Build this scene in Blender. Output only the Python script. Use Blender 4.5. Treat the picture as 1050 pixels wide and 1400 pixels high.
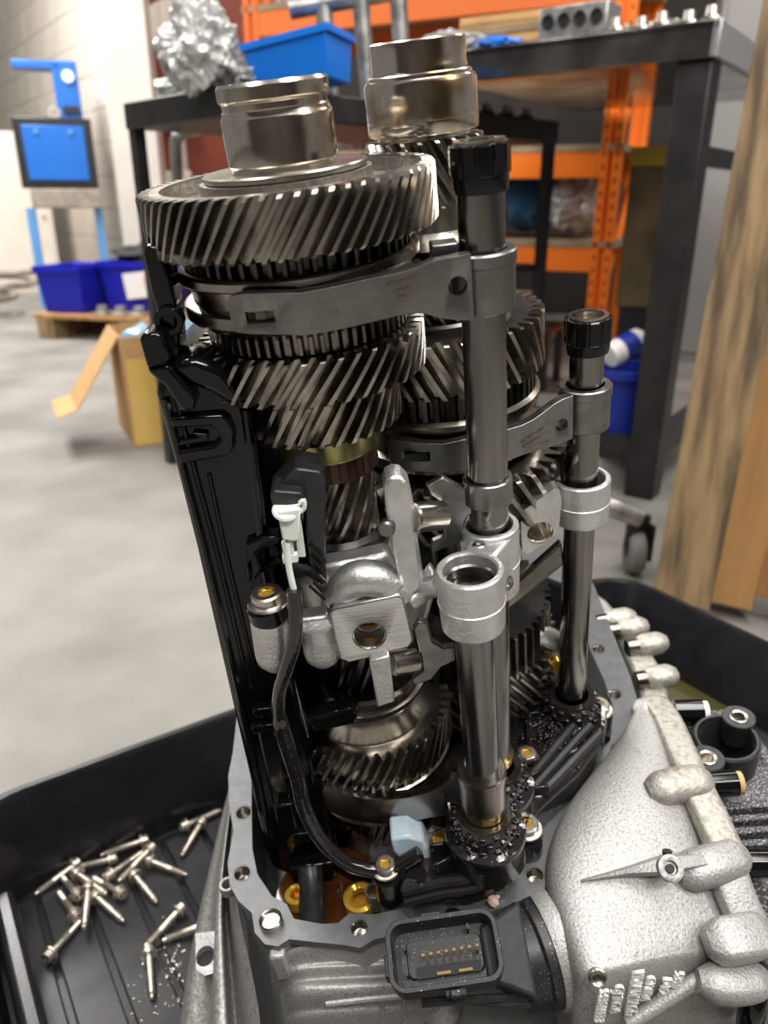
import bpy, bmesh, math, random
from mathutils import Vector as V, Matrix, noise
random.seed(7)
SC = bpy.context.scene
for o in list(bpy.data.objects): bpy.data.objects.remove(o)
COL = SC.collection
R = math.radians
# ------------------------------------------------------------------ camera
FPX, CX, CY, PITCH, CAMZ = 1050.0, 525.0, 700.0, R(22), 0.72
cd = bpy.data.cameras.new('camera'); cam = bpy.data.objects.new('camera', cd); COL.objects.link(cam)
cam.location = (0, 0, CAMZ); cam.rotation_euler = (R(90) - PITCH, 0, 0)
cd.sensor_fit = 'VERTICAL'; cd.sensor_height = 36; cd.sensor_width = 27; cd.lens = FPX / 1400 * 36
cd.clip_start = .02; cd.clip_end = 60
cd.dof.use_dof = True; cd.dof.focus_distance = .42; cd.dof.aperture_fstop = 8.0
SC.camera = cam
# ------------------------------------------------------------------ light
w = bpy.data.worlds.new('world'); SC.world = w; w.use_nodes = True
bg = w.node_tree.nodes['Background']; bg.inputs[0].default_value = (1.0, .965, .92, 1); bg.inputs[1].default_value = .24
def area(name, loc, target, sx, sy, power, col=(1, .97, .93)):
    l = bpy.data.lights.new(name, 'AREA'); l.shape = 'RECTANGLE'; l.size = sx; l.size_y = sy; l.energy = power; l.color = col
    o = bpy.data.objects.new(name, l); COL.objects.link(o); o.location = loc
    o.rotation_euler = (V(target) - V(loc)).to_track_quat('-Z', 'Y').to_euler(); return o
area('ceiling_and_fill', (-1.2, .9, 3.1), (-1.2, .9, 0), .35, 2.4, 75)
area('ceiling_and_fill', (.6, .4, 3.1), (.6, .4, 0), .35, 2.4, 75)
area('ceiling_and_fill', (-2.4, 3.6, 3.4), (-2.4, 3.6, 0), .4, 2.6, 210)
area('ceiling_and_fill', (.3, -1.2, 2.9), (.1, .3, .4), 1.8, .3, 80)
area('ceiling_and_fill', (2.2, -.6, 2.9), (.2, .5, .4), .3, 1.8, 60)
area('ceiling_and_fill', (-2.9, 4.8, 3.3), (-2.9, 4.8, 0), .3, 1.8, 170)  # added fill, brightens the left wall
area('ceiling_and_fill', (1.9, 2.6, 3.0), (1.2, 2.9, .4), .3, 1.8, 60)  # added fill, brightens the orange rack
SC.view_settings.view_transform = 'Standard'; SC.view_settings.look = 'None'
SC.view_settings.exposure = -0.35; SC.view_settings.gamma = 1; SC.view_settings.use_curve_mapping = False
# ------------------------------------------------------------------ frames: room (world) and gearbox (leaning, G)
cp, sp = math.cos(PITCH), math.sin(PITCH)
WC = Matrix(((1, 0, 0), (0, sp, cp), (0, cp, -sp)))           # (right, up, forward) -> world
def ray(px, py): return V(((px - CX) / FPX, -(py - CY) / FPX, 1))
U = V((-225, 1800, -1050)).normalized(); FW = V((0, 0, 1))
YG = (FW - FW.dot(U) * U).normalized(); XG = V((YG.y * U.z - YG.z * U.y, YG.z * U.x - YG.x * U.z, YG.x * U.y - YG.y * U.x)) * -1
CG = Matrix((XG, YG, U))                                       # camera axes -> gearbox axes
OC = ray(391, 238) * .36
GC = CG @ (-OC)
MG = WC @ CG.transposed()
OG = V((0, 0, CAMZ)) + WC @ OC
def at(px, py, y=None, z=None):                                # a point of the gearbox frame on plane y or z
    d = CG @ ray(px, py); t = (y - GC.y) / d.y if y is not None else (z - GC.z) / d.z
    return GC + d * t
def wp(px, py, Z=None, Y=None, t=None):                        # a point of the room
    d = WC @ ray(px, py)
    if t is None: t = (Z - CAMZ) / d.z if Z is not None else Y / d.y
    return V((0, 0, CAMZ)) + d * t
TRAYZ = .034
BASE = V((.05, .02, -.64))
def g2w(p): return OG + MG @ V(p)
# ------------------------------------------------------------------ materials
MATS = {}
def mat(name, col, rough=.5, metal=0., col2=None, ns=40., bump=0., bs=None, rv=0., coat=0., lo=.4, hi=.65, stretch=None, trans=0., emit=0., det=3., alpha=1., ior=1.45, aniso=0.):
    m = bpy.data.materials.new(name); m.use_nodes = True; nt = m.node_tree; N = nt.nodes; L = nt.links
    b = N['Principled BSDF']; b.inputs['Roughness'].default_value = rough; b.inputs['Metallic'].default_value = metal
    b.inputs['Base Color'].default_value = (*col, 1); b.inputs['Coat Weight'].default_value = coat; b.inputs['Coat Roughness'].default_value = .08
    b.inputs['Transmission Weight'].default_value = trans; b.inputs['Alpha'].default_value = alpha; b.inputs['IOR'].default_value = ior
    if emit: b.inputs['Emission Color'].default_value = (*col, 1); b.inputs['Emission Strength'].default_value = emit
    if aniso:
        tg = N.new('ShaderNodeTangent'); tg.direction_type = 'RADIAL'; tg.axis = 'Z'; L.new(tg.outputs['Tangent'], b.inputs['Tangent']); b.inputs['Anisotropic'].default_value = aniso
    if col2 or bump or rv:
        tc = N.new('ShaderNodeTexCoord'); src = tc.outputs['Object']
        if stretch:
            mp = N.new('ShaderNodeMapping'); mp.inputs['Scale'].default_value = stretch; L.new(src, mp.inputs['Vector']); src = mp.outputs['Vector']
        n = N.new('ShaderNodeTexNoise'); n.inputs['Scale'].default_value = ns; n.inputs['Detail'].default_value = det; L.new(src, n.inputs['Vector'])
        if col2:
            mr = N.new('ShaderNodeMapRange'); mr.inputs['From Min'].default_value = lo; mr.inputs['From Max'].default_value = hi; L.new(n.outputs['Fac'], mr.inputs['Value'])
            mx = N.new('ShaderNodeMix'); mx.data_type = 'RGBA'; mx.inputs['A'].default_value = (*col, 1); mx.inputs['B'].default_value = (*col2, 1)
            L.new(mr.outputs['Result'], mx.inputs['Factor']); L.new(mx.outputs['Result'], b.inputs['Base Color'])
        if rv:
            mr2 = N.new('ShaderNodeMapRange'); mr2.inputs['To Min'].default_value = max(.03, rough - rv); mr2.inputs['To Max'].default_value = rough + rv
            mr2.inputs['From Min'].default_value = .3; mr2.inputs['From Max'].default_value = .7
            L.new(n.outputs['Fac'], mr2.inputs['Value']); L.new(mr2.outputs['Result'], b.inputs['Roughness'])
        if bump:
            n2 = n
            if bs: n2 = N.new('ShaderNodeTexNoise'); n2.inputs['Scale'].default_value = bs; n2.inputs['Detail'].default_value = 4; L.new(src, n2.inputs['Vector'])
            bp = N.new('ShaderNodeBump'); bp.inputs['Strength'].default_value = bump; bp.inputs['Distance'].default_value = .002
            L.new(n2.outputs['Fac'], bp.inputs['Height']); L.new(bp.outputs['Normal'], b.inputs['Normal'])
    MATS[name] = m; return m
mat('gear_steel', (.43, .40, .355), .25, 1, (.22, .20, .175), 60, rv=.08)
mat('oily_gear', (.24, .225, .20), .24, 1, (.12, .11, .10), 60, rv=.08)
mat('dark_steel', (.10, .095, .09), .28, 1, (.05, .048, .045), 50)
mat('web_steel', (.36, .34, .31), .42, 1, (.26, .245, .22), 300, bump=.25)
mat('bearing_steel', (.80, .74, .65), .17, 1, (.40, .26, .13), 46, rv=.04, aniso=.75, lo=.48, hi=.72, stretch=(1, 1, .8))
mat('ring_steel', (.55, .52, .46), .25, 1, (.32, .29, .25), 40)
mat('synchro_steel', (.33, .30, .27), .24, 1, (.16, .145, .13), 30, rv=.06, aniso=.6)
mat('fork_steel', (.27, .268, .26), .34, 1, (.215, .212, .205), 90, rv=.05, bump=.06, bs=500)
mat('rod_steel', (.25, .24, .225), .2, 1, (.14, .135, .13), 50, rv=.05, aniso=.6, stretch=(1, 1, .12))
mat('cast_aluminium', (.72, .72, .71), .40, .9, (.58, .58, .57), 60, bump=.22, bs=420)
mat('milled_aluminium', (.80, .80, .79), .27, 1, (.62, .62, .61), 60, bump=.1, stretch=(.6, .6, 26))
mat('housing_aluminium', (.42, .415, .40), .52, .6, (.22, .217, .21), 700, bump=.30, bs=520, lo=.52, hi=.72)
mat('stained_aluminium', (.46, .44, .40), .52, .6, (.31, .285, .24), 220, bump=.4, bs=400, lo=.45, hi=.7)
mat('dull_aluminium', (.36, .355, .34), .5, .7, (.24, .235, .225), 300, bump=.3, bs=420)
mat('gasket_grey', (.125, .128, .134), .42, .45, (.105, .107, .11), 120)
mat('gloss_black', (.004, .004, .0045), .10, 0, ior=1.42)
mat('oil_black', (.012, .011, .010), .07, 0, bump=.25, ns=160, coat=.6)
mat('satin_black', (.016, .016, .017), .32, 0, (.026, .026, .027), 200)
mat('matte_black', (.014, .014, .015), .62, 0, (.022, .022, .023), 200)
mat('dusty_black', (.016, .016, .017), .4, 0, (.62, .62, .62), 900, lo=.66, hi=.74)
mat('very_dusty_black', (.03, .03, .032), .5, 0, (.42, .42, .42), 700, lo=.50, hi=.72)
mat('white_plastic', (.78, .82, .76), .35, 0)
mat('blue_plastic', (.42, .58, .70), .22, 0, (.62, .72, .76), 60)
mat('olive_ring', (.36, .33, .12), .25, .8, (.5, .46, .25), 50)
mat('maroon_ring', (.075, .03, .026), .3, .2)
mat('amber', (.085, .028, .007), .12, 0, (.045, .014, .004), 30, coat=.5)
mat('brass', (.66, .47, .17), .2, 1)
mat('oil_gold', (.85, .50, .06), .12, .6)
mat('bolt_steel', (.62, .59, .53), .3, 1, (.46, .43, .38), 120)
mat('tray_bolt_steel', (.66, .60, .52), .34, .9, (.5, .45, .38), 200)
mat('pale_letter', (.80, .79, .76), .5, .4)
mat('rust_ink', (.13, .075, .045), .6, .2)
mat('rag_pink', (.46, .33, .28), .7)
# room
mat('concrete', (.27, .257, .232), .6, 0, (.165, .157, .142), 3.2, bump=.12, bs=60, det=8, lo=.36, hi=.68)
mat('painted_block', (.78, .71, .62), .6, 0, (.73, .66, .575), 6)
mat('mortar', (.62, .58, .52), .8)
mat('white_paint', (.70, .665, .60), .55, 0, (.65, .61, .55), 5)
mat('old_wood', (.12, .08, .04), .75, 0, (.07, .05, .025), 12)
mat('dark_wall', (.05, .042, .038), .7, 0, (.03, .026, .024), 3)
mat('red_door', (.22, .045, .02), .45, 0, (.17, .035, .016), 3)
mat('tray_black', (.008, .008, .010), .27, 0, (.012, .012, .014), 25, bump=.05, bs=300)
mat('tray_floor', (.028, .028, .031), .26, 0, (.014, .014, .015), 14, rv=.08)
mat('tray_oil', (.055, .048, .014), .05, 0, coat=.6)
mat('bench_black', (.020, .019, .019), .4, .2, (.03, .028, .027), 20)
mat('bench_steel', (.24, .22, .20), .13, .95, (.11, .10, .095), 9, rv=.08)
mat('bench_grey', (.46, .46, .46), .4, .6)
mat('orange_paint', (.95, .20, .015), .38, 0)
mat('dull_orange', (.72, .16, .03), .45, 0)
mat('shelf_board', (.34, .25, .15), .7, 0, (.24, .17, .10), 12)
mat('weathered_wood', (.36, .24, .12), .75, 0, (.10, .07, .042), 15, bump=.8, bs=60, det=7, stretch=(3, 3, .35), lo=.36, hi=.66)
mat('fresh_wood', (.48, .26, .095), .65, 0, (.33, .17, .06), 6, bump=.3, bs=40, stretch=(3, 3, .3))
mat('cardboard', (.58, .35, .15), .8, 0, (.52, .31, .13), 20)
mat('yellow_card', (.75, .50, .12), .7, 0, (.70, .46, .16), 5)
mat('brown_card', (.20, .11, .06), .8)
mat('machine_blue', (.010, .13, .52), .35, 0)
mat('bin_blue', (.004, .15, .62), .4, 0)
mat('crate_blue', (.006, .010, .38), .45, 0)
mat('bucket_blue', (.012, .03, .30), .4, 0)
mat('steel_blue', (.10, .30, .62), .45, 0)
mat('clear_wrap', (.50, .50, .485), .3, .35, (.40, .40, .39), 30, bump=.5, bs=90)
mat('bag_blue', (.25, .45, .58), .3, 0, (.40, .58, .68), 12, bump=.4)
mat('deep_blue_bag', (.02, .10, .22), .3, 0)
mat('red_bag', (.40, .04, .03), .4, 0)
mat('paper', (.80, .77, .76), .6)
mat('pink_paper', (.82, .56, .52), .6)
mat('cloth_and_hole_black', (.02, .02, .022), .8)  # cloth, also the painted dark of holes and slots
mat('grey_part', (.55, .54, .52), .35, .8, (.3, .3, .29), 30)
mat('grime', (.34, .29, .24), .7, 0, (.22, .19, .16), 14)
mat('white_part', (.82, .81, .79), .4)
mat('grey_paint', (.30, .29, .28), .5)
mat('rubber', (.16, .15, .135), .7)
mat('yellow_dull', (.35, .22, .02), .6)
# ------------------------------------------------------------------ mesh builder
class B:
    def __init__(s): s.bm = bmesh.new()
    def face(s, vs):
        try: return s.bm.faces.new(vs)
        except ValueError: return None
    def box(s, c, d, rot=None, taper=1.):
        c = V(c); q = []
        for z in (-1, 1):
            k = taper if z > 0 else 1.
            for x, y in ((-1, -1), (1, -1), (1, 1), (-1, 1)):
                p = V((x * d[0] / 2 * k, y * d[1] / 2 * k, z * d[2] / 2))
                if rot: p = rot @ p
                q.append(s.bm.verts.new(c + p))
        for f in ((3, 2, 1, 0), (4, 5, 6, 7), (0, 1, 5, 4), (1, 2, 6, 5), (2, 3, 7, 6), (3, 0, 4, 7)): s.face([q[i] for i in f])
        return s
    def lathe(s, c, prof, seg=56, axis=None):
        c = V(c); rot = V((0, 0, 1)).rotation_difference(V(axis)).to_matrix() if axis is not None else Matrix.Identity(3)
        rings = []
        for r, z in prof:
            if r < 1e-6: rings.append([s.bm.verts.new(c + rot @ V((0, 0, z)))])
            else: rings.append([s.bm.verts.new(c + rot @ V((r * math.cos(2 * math.pi * i / seg), r * math.sin(2 * math.pi * i / seg), z))) for i in range(seg)])
        for a, b in zip(rings, rings[1:]):
            for i in range(seg):
                j = (i + 1) % seg
                if len(a) == 1 and len(b) == 1: continue
                if len(a) == 1: s.face([a[0], b[i], b[j]])
                elif len(b) == 1: s.face([a[i], b[0], a[j]])
                else: s.face([a[i], b[i], b[j], a[j]])
        return s
    def cyl(s, p0, p1, r0, r1=None, seg=28, ch=0.):
        p0, p1 = V(p0), V(p1); L = (p1 - p0).length; r1 = r0 if r1 is None else r1
        pr = [(0, 0), (r0 - ch, 0), (r0, ch), (r1, L - ch), (r1 - ch, L), (0, L)] if ch else [(0, 0), (r0, 0), (r1, L), (0, L)]
        return s.lathe(p0, pr, seg, p1 - p0)
    def ring(s, c, ro, ri, z0, z1, seg=56, axis=None, ch=.0006):
        return s.lathe(c, [(ri, z0), (ro - ch, z0), (ro, z0 + ch), (ro, z1 - ch), (ro - ch, z1), (ri + ch, z1), (ri, z1 - ch), (ri, z0)], seg, axis)
    def tube(s, pts, r, seg=12, smooth=8):
        pts = [V(p) for p in pts]
        if smooth and len(pts) > 2:
            q = [pts[0] * 2 - pts[1]] + pts + [pts[-1] * 2 - pts[-2]]; out = []
            for i in range(1, len(q) - 2):
                for k in range(smooth):
                    t = k / smooth; a, b, c, d = q[i - 1:i + 3]
                    out.append(.5 * ((2 * b) + (c - a) * t + (2 * a - 5 * b + 4 * c - d) * t * t + (3 * b - a - 3 * c + d) * t ** 3))
            pts = out + [pts[-1]]
        up = V((.13, .31, .94)); rings = []
        for i, p in enumerate(pts):
            d = (pts[min(i + 1, len(pts) - 1)] - pts[max(i - 1, 0)]).normalized()
            a = d.cross(up).normalized(); up = a.cross(d).normalized()
            rr = r[min(i * len(r) // len(pts), len(r) - 1)] if isinstance(r, list) else r
            rings.append([s.bm.verts.new(p + a * rr * math.cos(2 * math.pi * k / seg) + up * rr * math.sin(2 * math.pi * k / seg)) for k in range(seg)])
        for a, b in zip(rings, rings[1:]):
            for k in range(seg): s.face([a[k], a[(k + 1) % seg], b[(k + 1) % seg], b[k]])
        s.face(rings[0][::-1]); s.face(rings[-1]); return s
    def prism(s, pts, vec, holes=()):
        bm = s.bm; vec = V(vec); loops = [[bm.verts.new(V(p)) for p in l] for l in [pts, *holes]]
        es = [bm.edges.new((l[i], l[(i + 1) % len(l)])) for l in loops for i in range(len(l))]
        if holes: fs = [f for f in bmesh.ops.triangle_fill(bm, use_beauty=True, use_dissolve=False, edges=es)['geom'] if isinstance(f, bmesh.types.BMFace)]
        else: fs = [bm.faces.new(loops[0])]
        ex = bmesh.ops.extrude_face_region(bm, geom=fs)
        vs = [e for e in ex['geom'] if isinstance(e, bmesh.types.BMVert)]
        bmesh.ops.translate(bm, verts=vs, vec=vec)
        for l in loops:                                        # keep the back faces
            pass
        if not holes:
            try: bm.faces.new(loops[0][::-1])
            except ValueError: pass
        else:
            pass
        return s
    def loft(s, rings, cap0=True, cap1=True):
        q = [[s.bm.verts.new(V(p)) for p in r] for r in rings]
        for a, b in zip(q, q[1:]):
            n = len(a)
            for k in range(n): s.face([a[k], a[(k + 1) % n], b[(k + 1) % n], b[k]])
        if cap0: s.face(q[0][::-1])
        if cap1: s.face(q[-1])
        return s
    def strip(s, st):                                           # stations (centre x,y  z0 z1 thickness) swept as a bar in the x-y plane
        P = [V((a[0], a[1])) for a in st]; rings = []
        for i, a in enumerate(st):
            d = (P[min(i + 1, len(P) - 1)] - P[max(i - 1, 0)]).normalized(); nrm = V((-d.y, d.x)); h = a[4] / 2
            f, b = P[i] - nrm * h, P[i] + nrm * h
            rings.append([(f.x, f.y, a[2]), (f.x, f.y, a[3]), (b.x, b.y, a[3]), (b.x, b.y, a[2])])
        return s.loft(rings)
    def gear(s, c, z0, z1, ro, h, n, tw=0., bore=.01, steps=5, ch=.0012, tip=.13, root=.31):
        c = V(c); p = 2 * math.pi / n; zs = [(z0, 1), (z0 + ch, 0)] + [(z0 + ch + (z1 - z0 - 2 * ch) * k / steps, 0) for k in range(1, steps)] + [(z1 - ch, 0), (z1, 1)]
        rings = []
        for z, e in zs:
            a0 = tw * (z - z0) / (z1 - z0); rg = []
            for i in range(n):
                for da, hi in ((-root, 0), (-tip, 1), (tip, 1), (root, 0)):
                    a = a0 + p * (i + da); r = (ro - (ch * .8 if e else 0)) if hi else ro - h
                    rg.append(s.bm.verts.new(c + V((r * math.cos(a), r * math.sin(a), z))))
            rings.append(rg)
        m = 4 * n
        for a, b in zip(rings, rings[1:]):
            for k in range(m): s.face([a[k], a[(k + 1) % m], b[(k + 1) % m], b[k]])
        inn = []
        for z, a0, rg, flip in ((z0, 0, rings[0], 1), (z1, tw, rings[-1], 0)):
            q = []
            for v in rg:
                d = V((v.co.x - c.x, v.co.y - c.y)); d.normalize(); q.append(s.bm.verts.new(c + V((d.x * bore, d.y * bore, z))))
            for k in range(m):
                f = [rg[k], rg[(k + 1) % m], q[(k + 1) % m], q[k]]; s.face(f[::-1] if flip else f)
            inn.append(q)
        for k in range(m): s.face([inn[0][k], inn[0][(k + 1) % m], inn[1][(k + 1) % m], inn[1][k]][::-1])
        return s
    def ball(s, c, r, sub=2, scale=(1, 1, 1), rough=0., fr=8., seed=0, rot=None, ridge=False):
        ret = bmesh.ops.create_icosphere(s.bm, subdivisions=sub, radius=1)
        for v in ret['verts']:
            p = v.co.normalized(); k = 1.
            if rough:
                if ridge: k += rough * (.55 - 1.6 * abs(noise.noise(p * fr + V((seed * 3.7, seed, 1.3)))) - .8 * abs(noise.noise(p * fr * 2.1 + V((seed, seed * 2.2, 4)))) - .5 * abs(noise.noise(p * fr * 4.3 + V((3, seed, 4)))))
                else: k += rough * noise.noise(p * fr + V((seed * 3.7, seed, 1.3))) + rough * .5 * noise.noise(p * fr * 2.3 + V((1, seed * 5.1, 2)))
            q = V((p.x * scale[0], p.y * scale[1], p.z * scale[2])) * r * k
            if rot: q = rot @ q
            v.co = V(c) + q
        return s
def finish(bm, name, m, smooth=32):
    bmesh.ops.recalc_face_normals(bm, faces=bm.faces)
    me = bpy.data.meshes.new(name); bm.to_mesh(me); bm.free()
    if smooth:
        for p in me.polygons: p.use_smooth = True
        me.set_sharp_from_angle(angle=R(smooth))
    me.materials.append(MATS[m]); return me
def link(name, me, parent=None):
    o = bpy.data.objects.new(name, me); COL.objects.link(o)
    if parent: o.parent = parent
    return o
def bev(o, wd, seg=2, ang=40):
    b = o.modifiers.new('bevel', 'BEVEL'); b.width = wd; b.segments = seg; b.limit_method = 'ANGLE'; b.angle_limit = R(ang); b.use_clamp_overlap = True
def gp(name, b, m, parent=None, label=None, bevel=0., smooth=32, kind=None):     # a part of the gearbox, given in gearbox coordinates
    bmesh.ops.translate(b.bm, verts=b.bm.verts, vec=-BASE)
    o = link(name, finish(b.bm, name, m, smooth), parent or gearbox)
    if label: o['label'] = label
    if kind: o['kind'] = kind
    if bevel: bev(o, bevel)
    return o
def rp(name, b, m, parent, label=None, bevel=0., smooth=32, kind=None):          # a part of a room thing, local coordinates
    o = link(name, finish(b.bm, name, m, smooth), parent)
    if label: o['label'] = label
    if kind: o['kind'] = kind
    if bevel: bev(o, bevel)
    return o
def tag(o, label, cat, group=None):
    o['label'] = label; o['category'] = cat
    if group: o['group'] = group
    return o
def thing(name, label, cat, loc, rz=0, group=None):
    o = bpy.data.objects.new(name, None); o.empty_display_size = .05; COL.objects.link(o); o.location = loc; o.rotation_euler = (0, 0, rz)
    return tag(o, label, cat, group)
def solo(name, b, m, label, cat, loc=(0, 0, 0), rz=0, group=None, bevel=0., smooth=32):
    o = rp(name, b, m, None, bevel=bevel, smooth=smooth); o.location = loc; o.rotation_euler = (0, 0, rz); return tag(o, label, cat, group)
def struct(name, b, m, bevel=0., parent=None, smooth=32):
    o = rp(name, b, m, parent, bevel=bevel, smooth=smooth)
    if not parent: o['kind'] = 'structure'
    return o
def cut(o, b):                                                  # boolean, baked into the mesh
    c = link('cutter', finish(b.bm, 'cutter', 'dark_steel', 0), o.parent)
    md = o.modifiers.new('cut', 'BOOLEAN'); md.object = c; md.solver = 'EXACT'
    if len(o.modifiers) > 1: o.modifiers.move(len(o.modifiers) - 1, 0)
    others = [(x, x.show_viewport) for x in o.modifiers if x.name != 'cut']
    for x, _ in others: x.show_viewport = False
    bpy.context.view_layer.update(); dg = bpy.context.evaluated_depsgraph_get(); dg.update(); me = bpy.data.meshes.new_from_object(o.evaluated_get(dg))
    for x, sv in others: x.show_viewport = sv
    o.modifiers.remove(md); o.data = me; bpy.data.objects.remove(c)
def gb(b):                                                      # a cutter given in gearbox coordinates
    bmesh.ops.translate(b.bm, verts=b.bm.verts, vec=-BASE); return b
def text_mesh(name, txt, size, org, xd, yd, m, parent, depth=.0004, shift=V((0, 0, 0)), align='LEFT', sx=1.):
    cu = bpy.data.curves.new(name, 'FONT'); cu.body = txt; cu.size = size; cu.extrude = depth; cu.align_x = align; cu.resolution_u = 2
    t = bpy.data.objects.new(name, cu); COL.objects.link(t)
    dg = bpy.context.evaluated_depsgraph_get(); me = bpy.data.meshes.new_from_object(t.evaluated_get(dg)); bpy.data.objects.remove(t)
    xd = V(xd).normalized(); yd = V(yd); yd = (yd - xd * xd.dot(yd)).normalized(); zd = xd.cross(yd)
    for v in me.vertices: v.co = V(org) + xd * v.co.x * sx + yd * v.co.y + zd * v.co.z + shift
    me.materials.clear(); me.materials.append(MATS[m]); return link(name, me, parent)
def circ(c, r, a, b, n=20):
    a, b = V(a).normalized(), V(b).normalized(); return [V(c) + a * r * math.cos(2 * math.pi * i / n) + b * r * math.sin(2 * math.pi * i / n) for i in range(n)]
def patch(rows, drop=None, creases=()):                        # smooth sheet through a grid of points, with a skirt
    b = B(); q = [[b.bm.verts.new(V(p)) for p in r_] for r_ in rows]
    cl_ = b.bm.edges.layers.float.new('crease_edge')
    if drop: low = [[b.bm.verts.new(v.co + V(drop)) for v in r_] for r_ in (q[0], q[-1])]; q = [low[0]] + q + [low[1]]
    for a, c in zip(q, q[1:]):
        for k in range(len(a) - 1): b.face([a[k], a[k + 1], c[k + 1], c[k]])
    for k, s in creases:
        for a, c in zip(q, q[1:]):
            e = b.bm.edges.get((a[k], c[k]))
            if e: e[cl_] = s
    return b
ORD = ('first', 'second', 'third', 'fourth', 'fifth', 'sixth', 'seventh', 'eighth', 'ninth', 'tenth', 'eleventh', 'twelfth', 'thirteenth', 'fourteenth')
def bar(pts, w_, h_, up, b=None, smooth=6, rnd=.5):              # a flat rounded bar swept along a path, with rounded ends
    b = b or B(); pts = [V(p) for p in pts]; up = V(up).normalized()
    if smooth and len(pts) > 2:
        q = [pts[0] * 2 - pts[1]] + pts + [pts[-1] * 2 - pts[-2]]; out = []
        for i in range(1, len(q) - 2):
            for k in range(smooth):
                t = k / smooth; a, c, d, e = q[i - 1:i + 3]
                out.append(.5 * ((2 * c) + (d - a) * t + (2 * a - 5 * c + 4 * d - e) * t * t + (3 * c - a - 3 * d + e) * t ** 3))
        pts = out + [pts[-1]]
    rings = []; n = len(pts)
    def ringat(p, d, k, kh):
        s = d.cross(up).normalized(); v = s.cross(d).normalized(); o = []
        for i in range(16):
            a = 2 * math.pi * i / 16; cx, cy = math.cos(a), math.sin(a); e = rnd
            o.append(p + s * (w_ / 2 * k * math.copysign(abs(cx) ** e, cx)) + v * (h_ / 2 * kh * math.copysign(abs(cy) ** e, cy)))
        return o
    d0, d1_ = (pts[1] - pts[0]).normalized(), (pts[-1] - pts[-2]).normalized(); R_ = min(w_, h_) * .5
    for t in (0, .3, .7): rings.append(ringat(pts[0] - d0 * R_ * (1 - t) , d0, .55 + .45 * math.sin(t * 1.57), .55 + .45 * math.sin(t * 1.57)))
    for i, p in enumerate(pts): rings.append(ringat(p, (pts[min(i + 1, n - 1)] - pts[max(i - 1, 0)]).normalized(), 1, 1))
    for t in (.7, .3, 0): rings.append(ringat(pts[-1] + d1_ * R_ * (1 - t), d1_, .55 + .45 * math.sin(t * 1.57), .55 + .45 * math.sin(t * 1.57)))
    return b.loft(rings)
def inside(p, poly):
    c = False
    for i in range(len(poly)):
        a, b = poly[i], poly[i - 1]
        if (a.y > p.y) != (b.y > p.y) and p.x < (b.x - a.x) * (p.y - a.y) / (b.y - a.y) + a.x: c = not c
    return c
# ------------------------------------------------------------------ the setting
struct('floor', B().box((-1, 3, -.05), (18, 16, .1)), 'concrete')
wl = struct('wall_left', B().box((0, .06, 2.0), (6, .06, 4.0)), 'mortar'); wl.location = (-3.05, 7.75, 0); wl.rotation_euler = (0, 0, math.atan2(.81, -.58) + math.pi)
blk = finish(B().box((0, 0, 0), (.4565, .09, .2215)).bm, 'wall_block', 'painted_block', 0)
for r in range(18):
    for c in range(13):
        o = link('wall_block', blk, wl); o.location = (-2.85 + .46 * c + (.23 if r % 2 else 0), -.01 + .003 * random.random(), .113 + .225 * r)
        if r == 0 and c == 0: bev(o, .006)
        else: bev(o, .004)
struct('trim_1', B().box((-1.49, 5.14, 2.0), (.28, .12, 4.0)), 'white_paint', .01)
struct('wall_back', B().box((-1.08, 5.45, 2.0), (1.04, .12, 4.0)), 'white_paint')
struct('reflected_wall', B().box((0, -2.6, 1.5), (9, .1, 3.0)), 'dark_wall')  # unseen dark wall added behind the camera for the metal to reflect
struct('wall_right', B().box((2.2, 5.5, 2.0), (5.5, .12, 4.0)), 'dark_wall')
dr = struct('door_1', B().box((-1.12, 5.37, .99), (.82, .04, 1.98)), 'red_door', .005)
struct('door_frame', B().box((-1.555, 5.36, 1.0), (.05, .06, 2.02)), 'brown_card', parent=dr)
struct('door_frame', B().box((-.69, 5.36, 1.0), (.06, .06, 2.02)), 'brown_card', parent=dr)
# ------------------------------------------------------------------ black tray
TZ = math.atan2(.552, .834); d1 = V((.834, .552, 0)); d2 = V((.552, -.834, 0)); TC = V((.385, 1.141, 0)); TL, TW = .99, .64
tc = TC - d1 * TL / 2 + d2 * TW / 2
tray = thing('drip_tray', 'large black plastic drip tray with raised walls under the gearbox', 'tray', tc, TZ)
def rrect(wd, dp, r, z, n=8):
    out = []
    for cx, cy, a0 in ((1, 1, 0), (-1, 1, 90), (-1, -1, 180), (1, -1, 270)):
        for k in range(n + 1):
            a = R(a0 + 90 * k / n); out.append((cx * (wd / 2 - r) + r * math.cos(a), cy * (dp / 2 - r) + r * math.sin(a), z))
    return out
rp('basin', B().loft([rrect(TL - .04, TW - .04, .05, .002), rrect(TL - .01, TW - .01, .07, .140), rrect(TL + .004, TW + .004, .075, .143), rrect(TL + .008, TW + .008, .078, .149), rrect(TL + .004, TW + .004, .075, .1545), rrect(TL - .012, TW - .012, .07, .1555), rrect(TL - .020, TW - .020, .066, .150), rrect(TL - .030, TW - .030, .030, .036), rrect(TL - .036, TW - .036, .026, .030)]), 'tray_black', tray, smooth=40)
rib = finish(B().box((0, 0, 0), (.040, TW - .045, .006), taper=.97).bm, 'floor_rib', 'tray_floor', 0)
for k in range(21):
    o = link('floor_rib', rib, tray); o.location = (-TL / 2 + .042 + k * .0452, 0, .031); bev(o, .0015)
pq_ = wp(935, 930, Z=.034) - tc; pq_ = V((pq_.dot(d1), -pq_.dot(d2), .0345))
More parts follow.
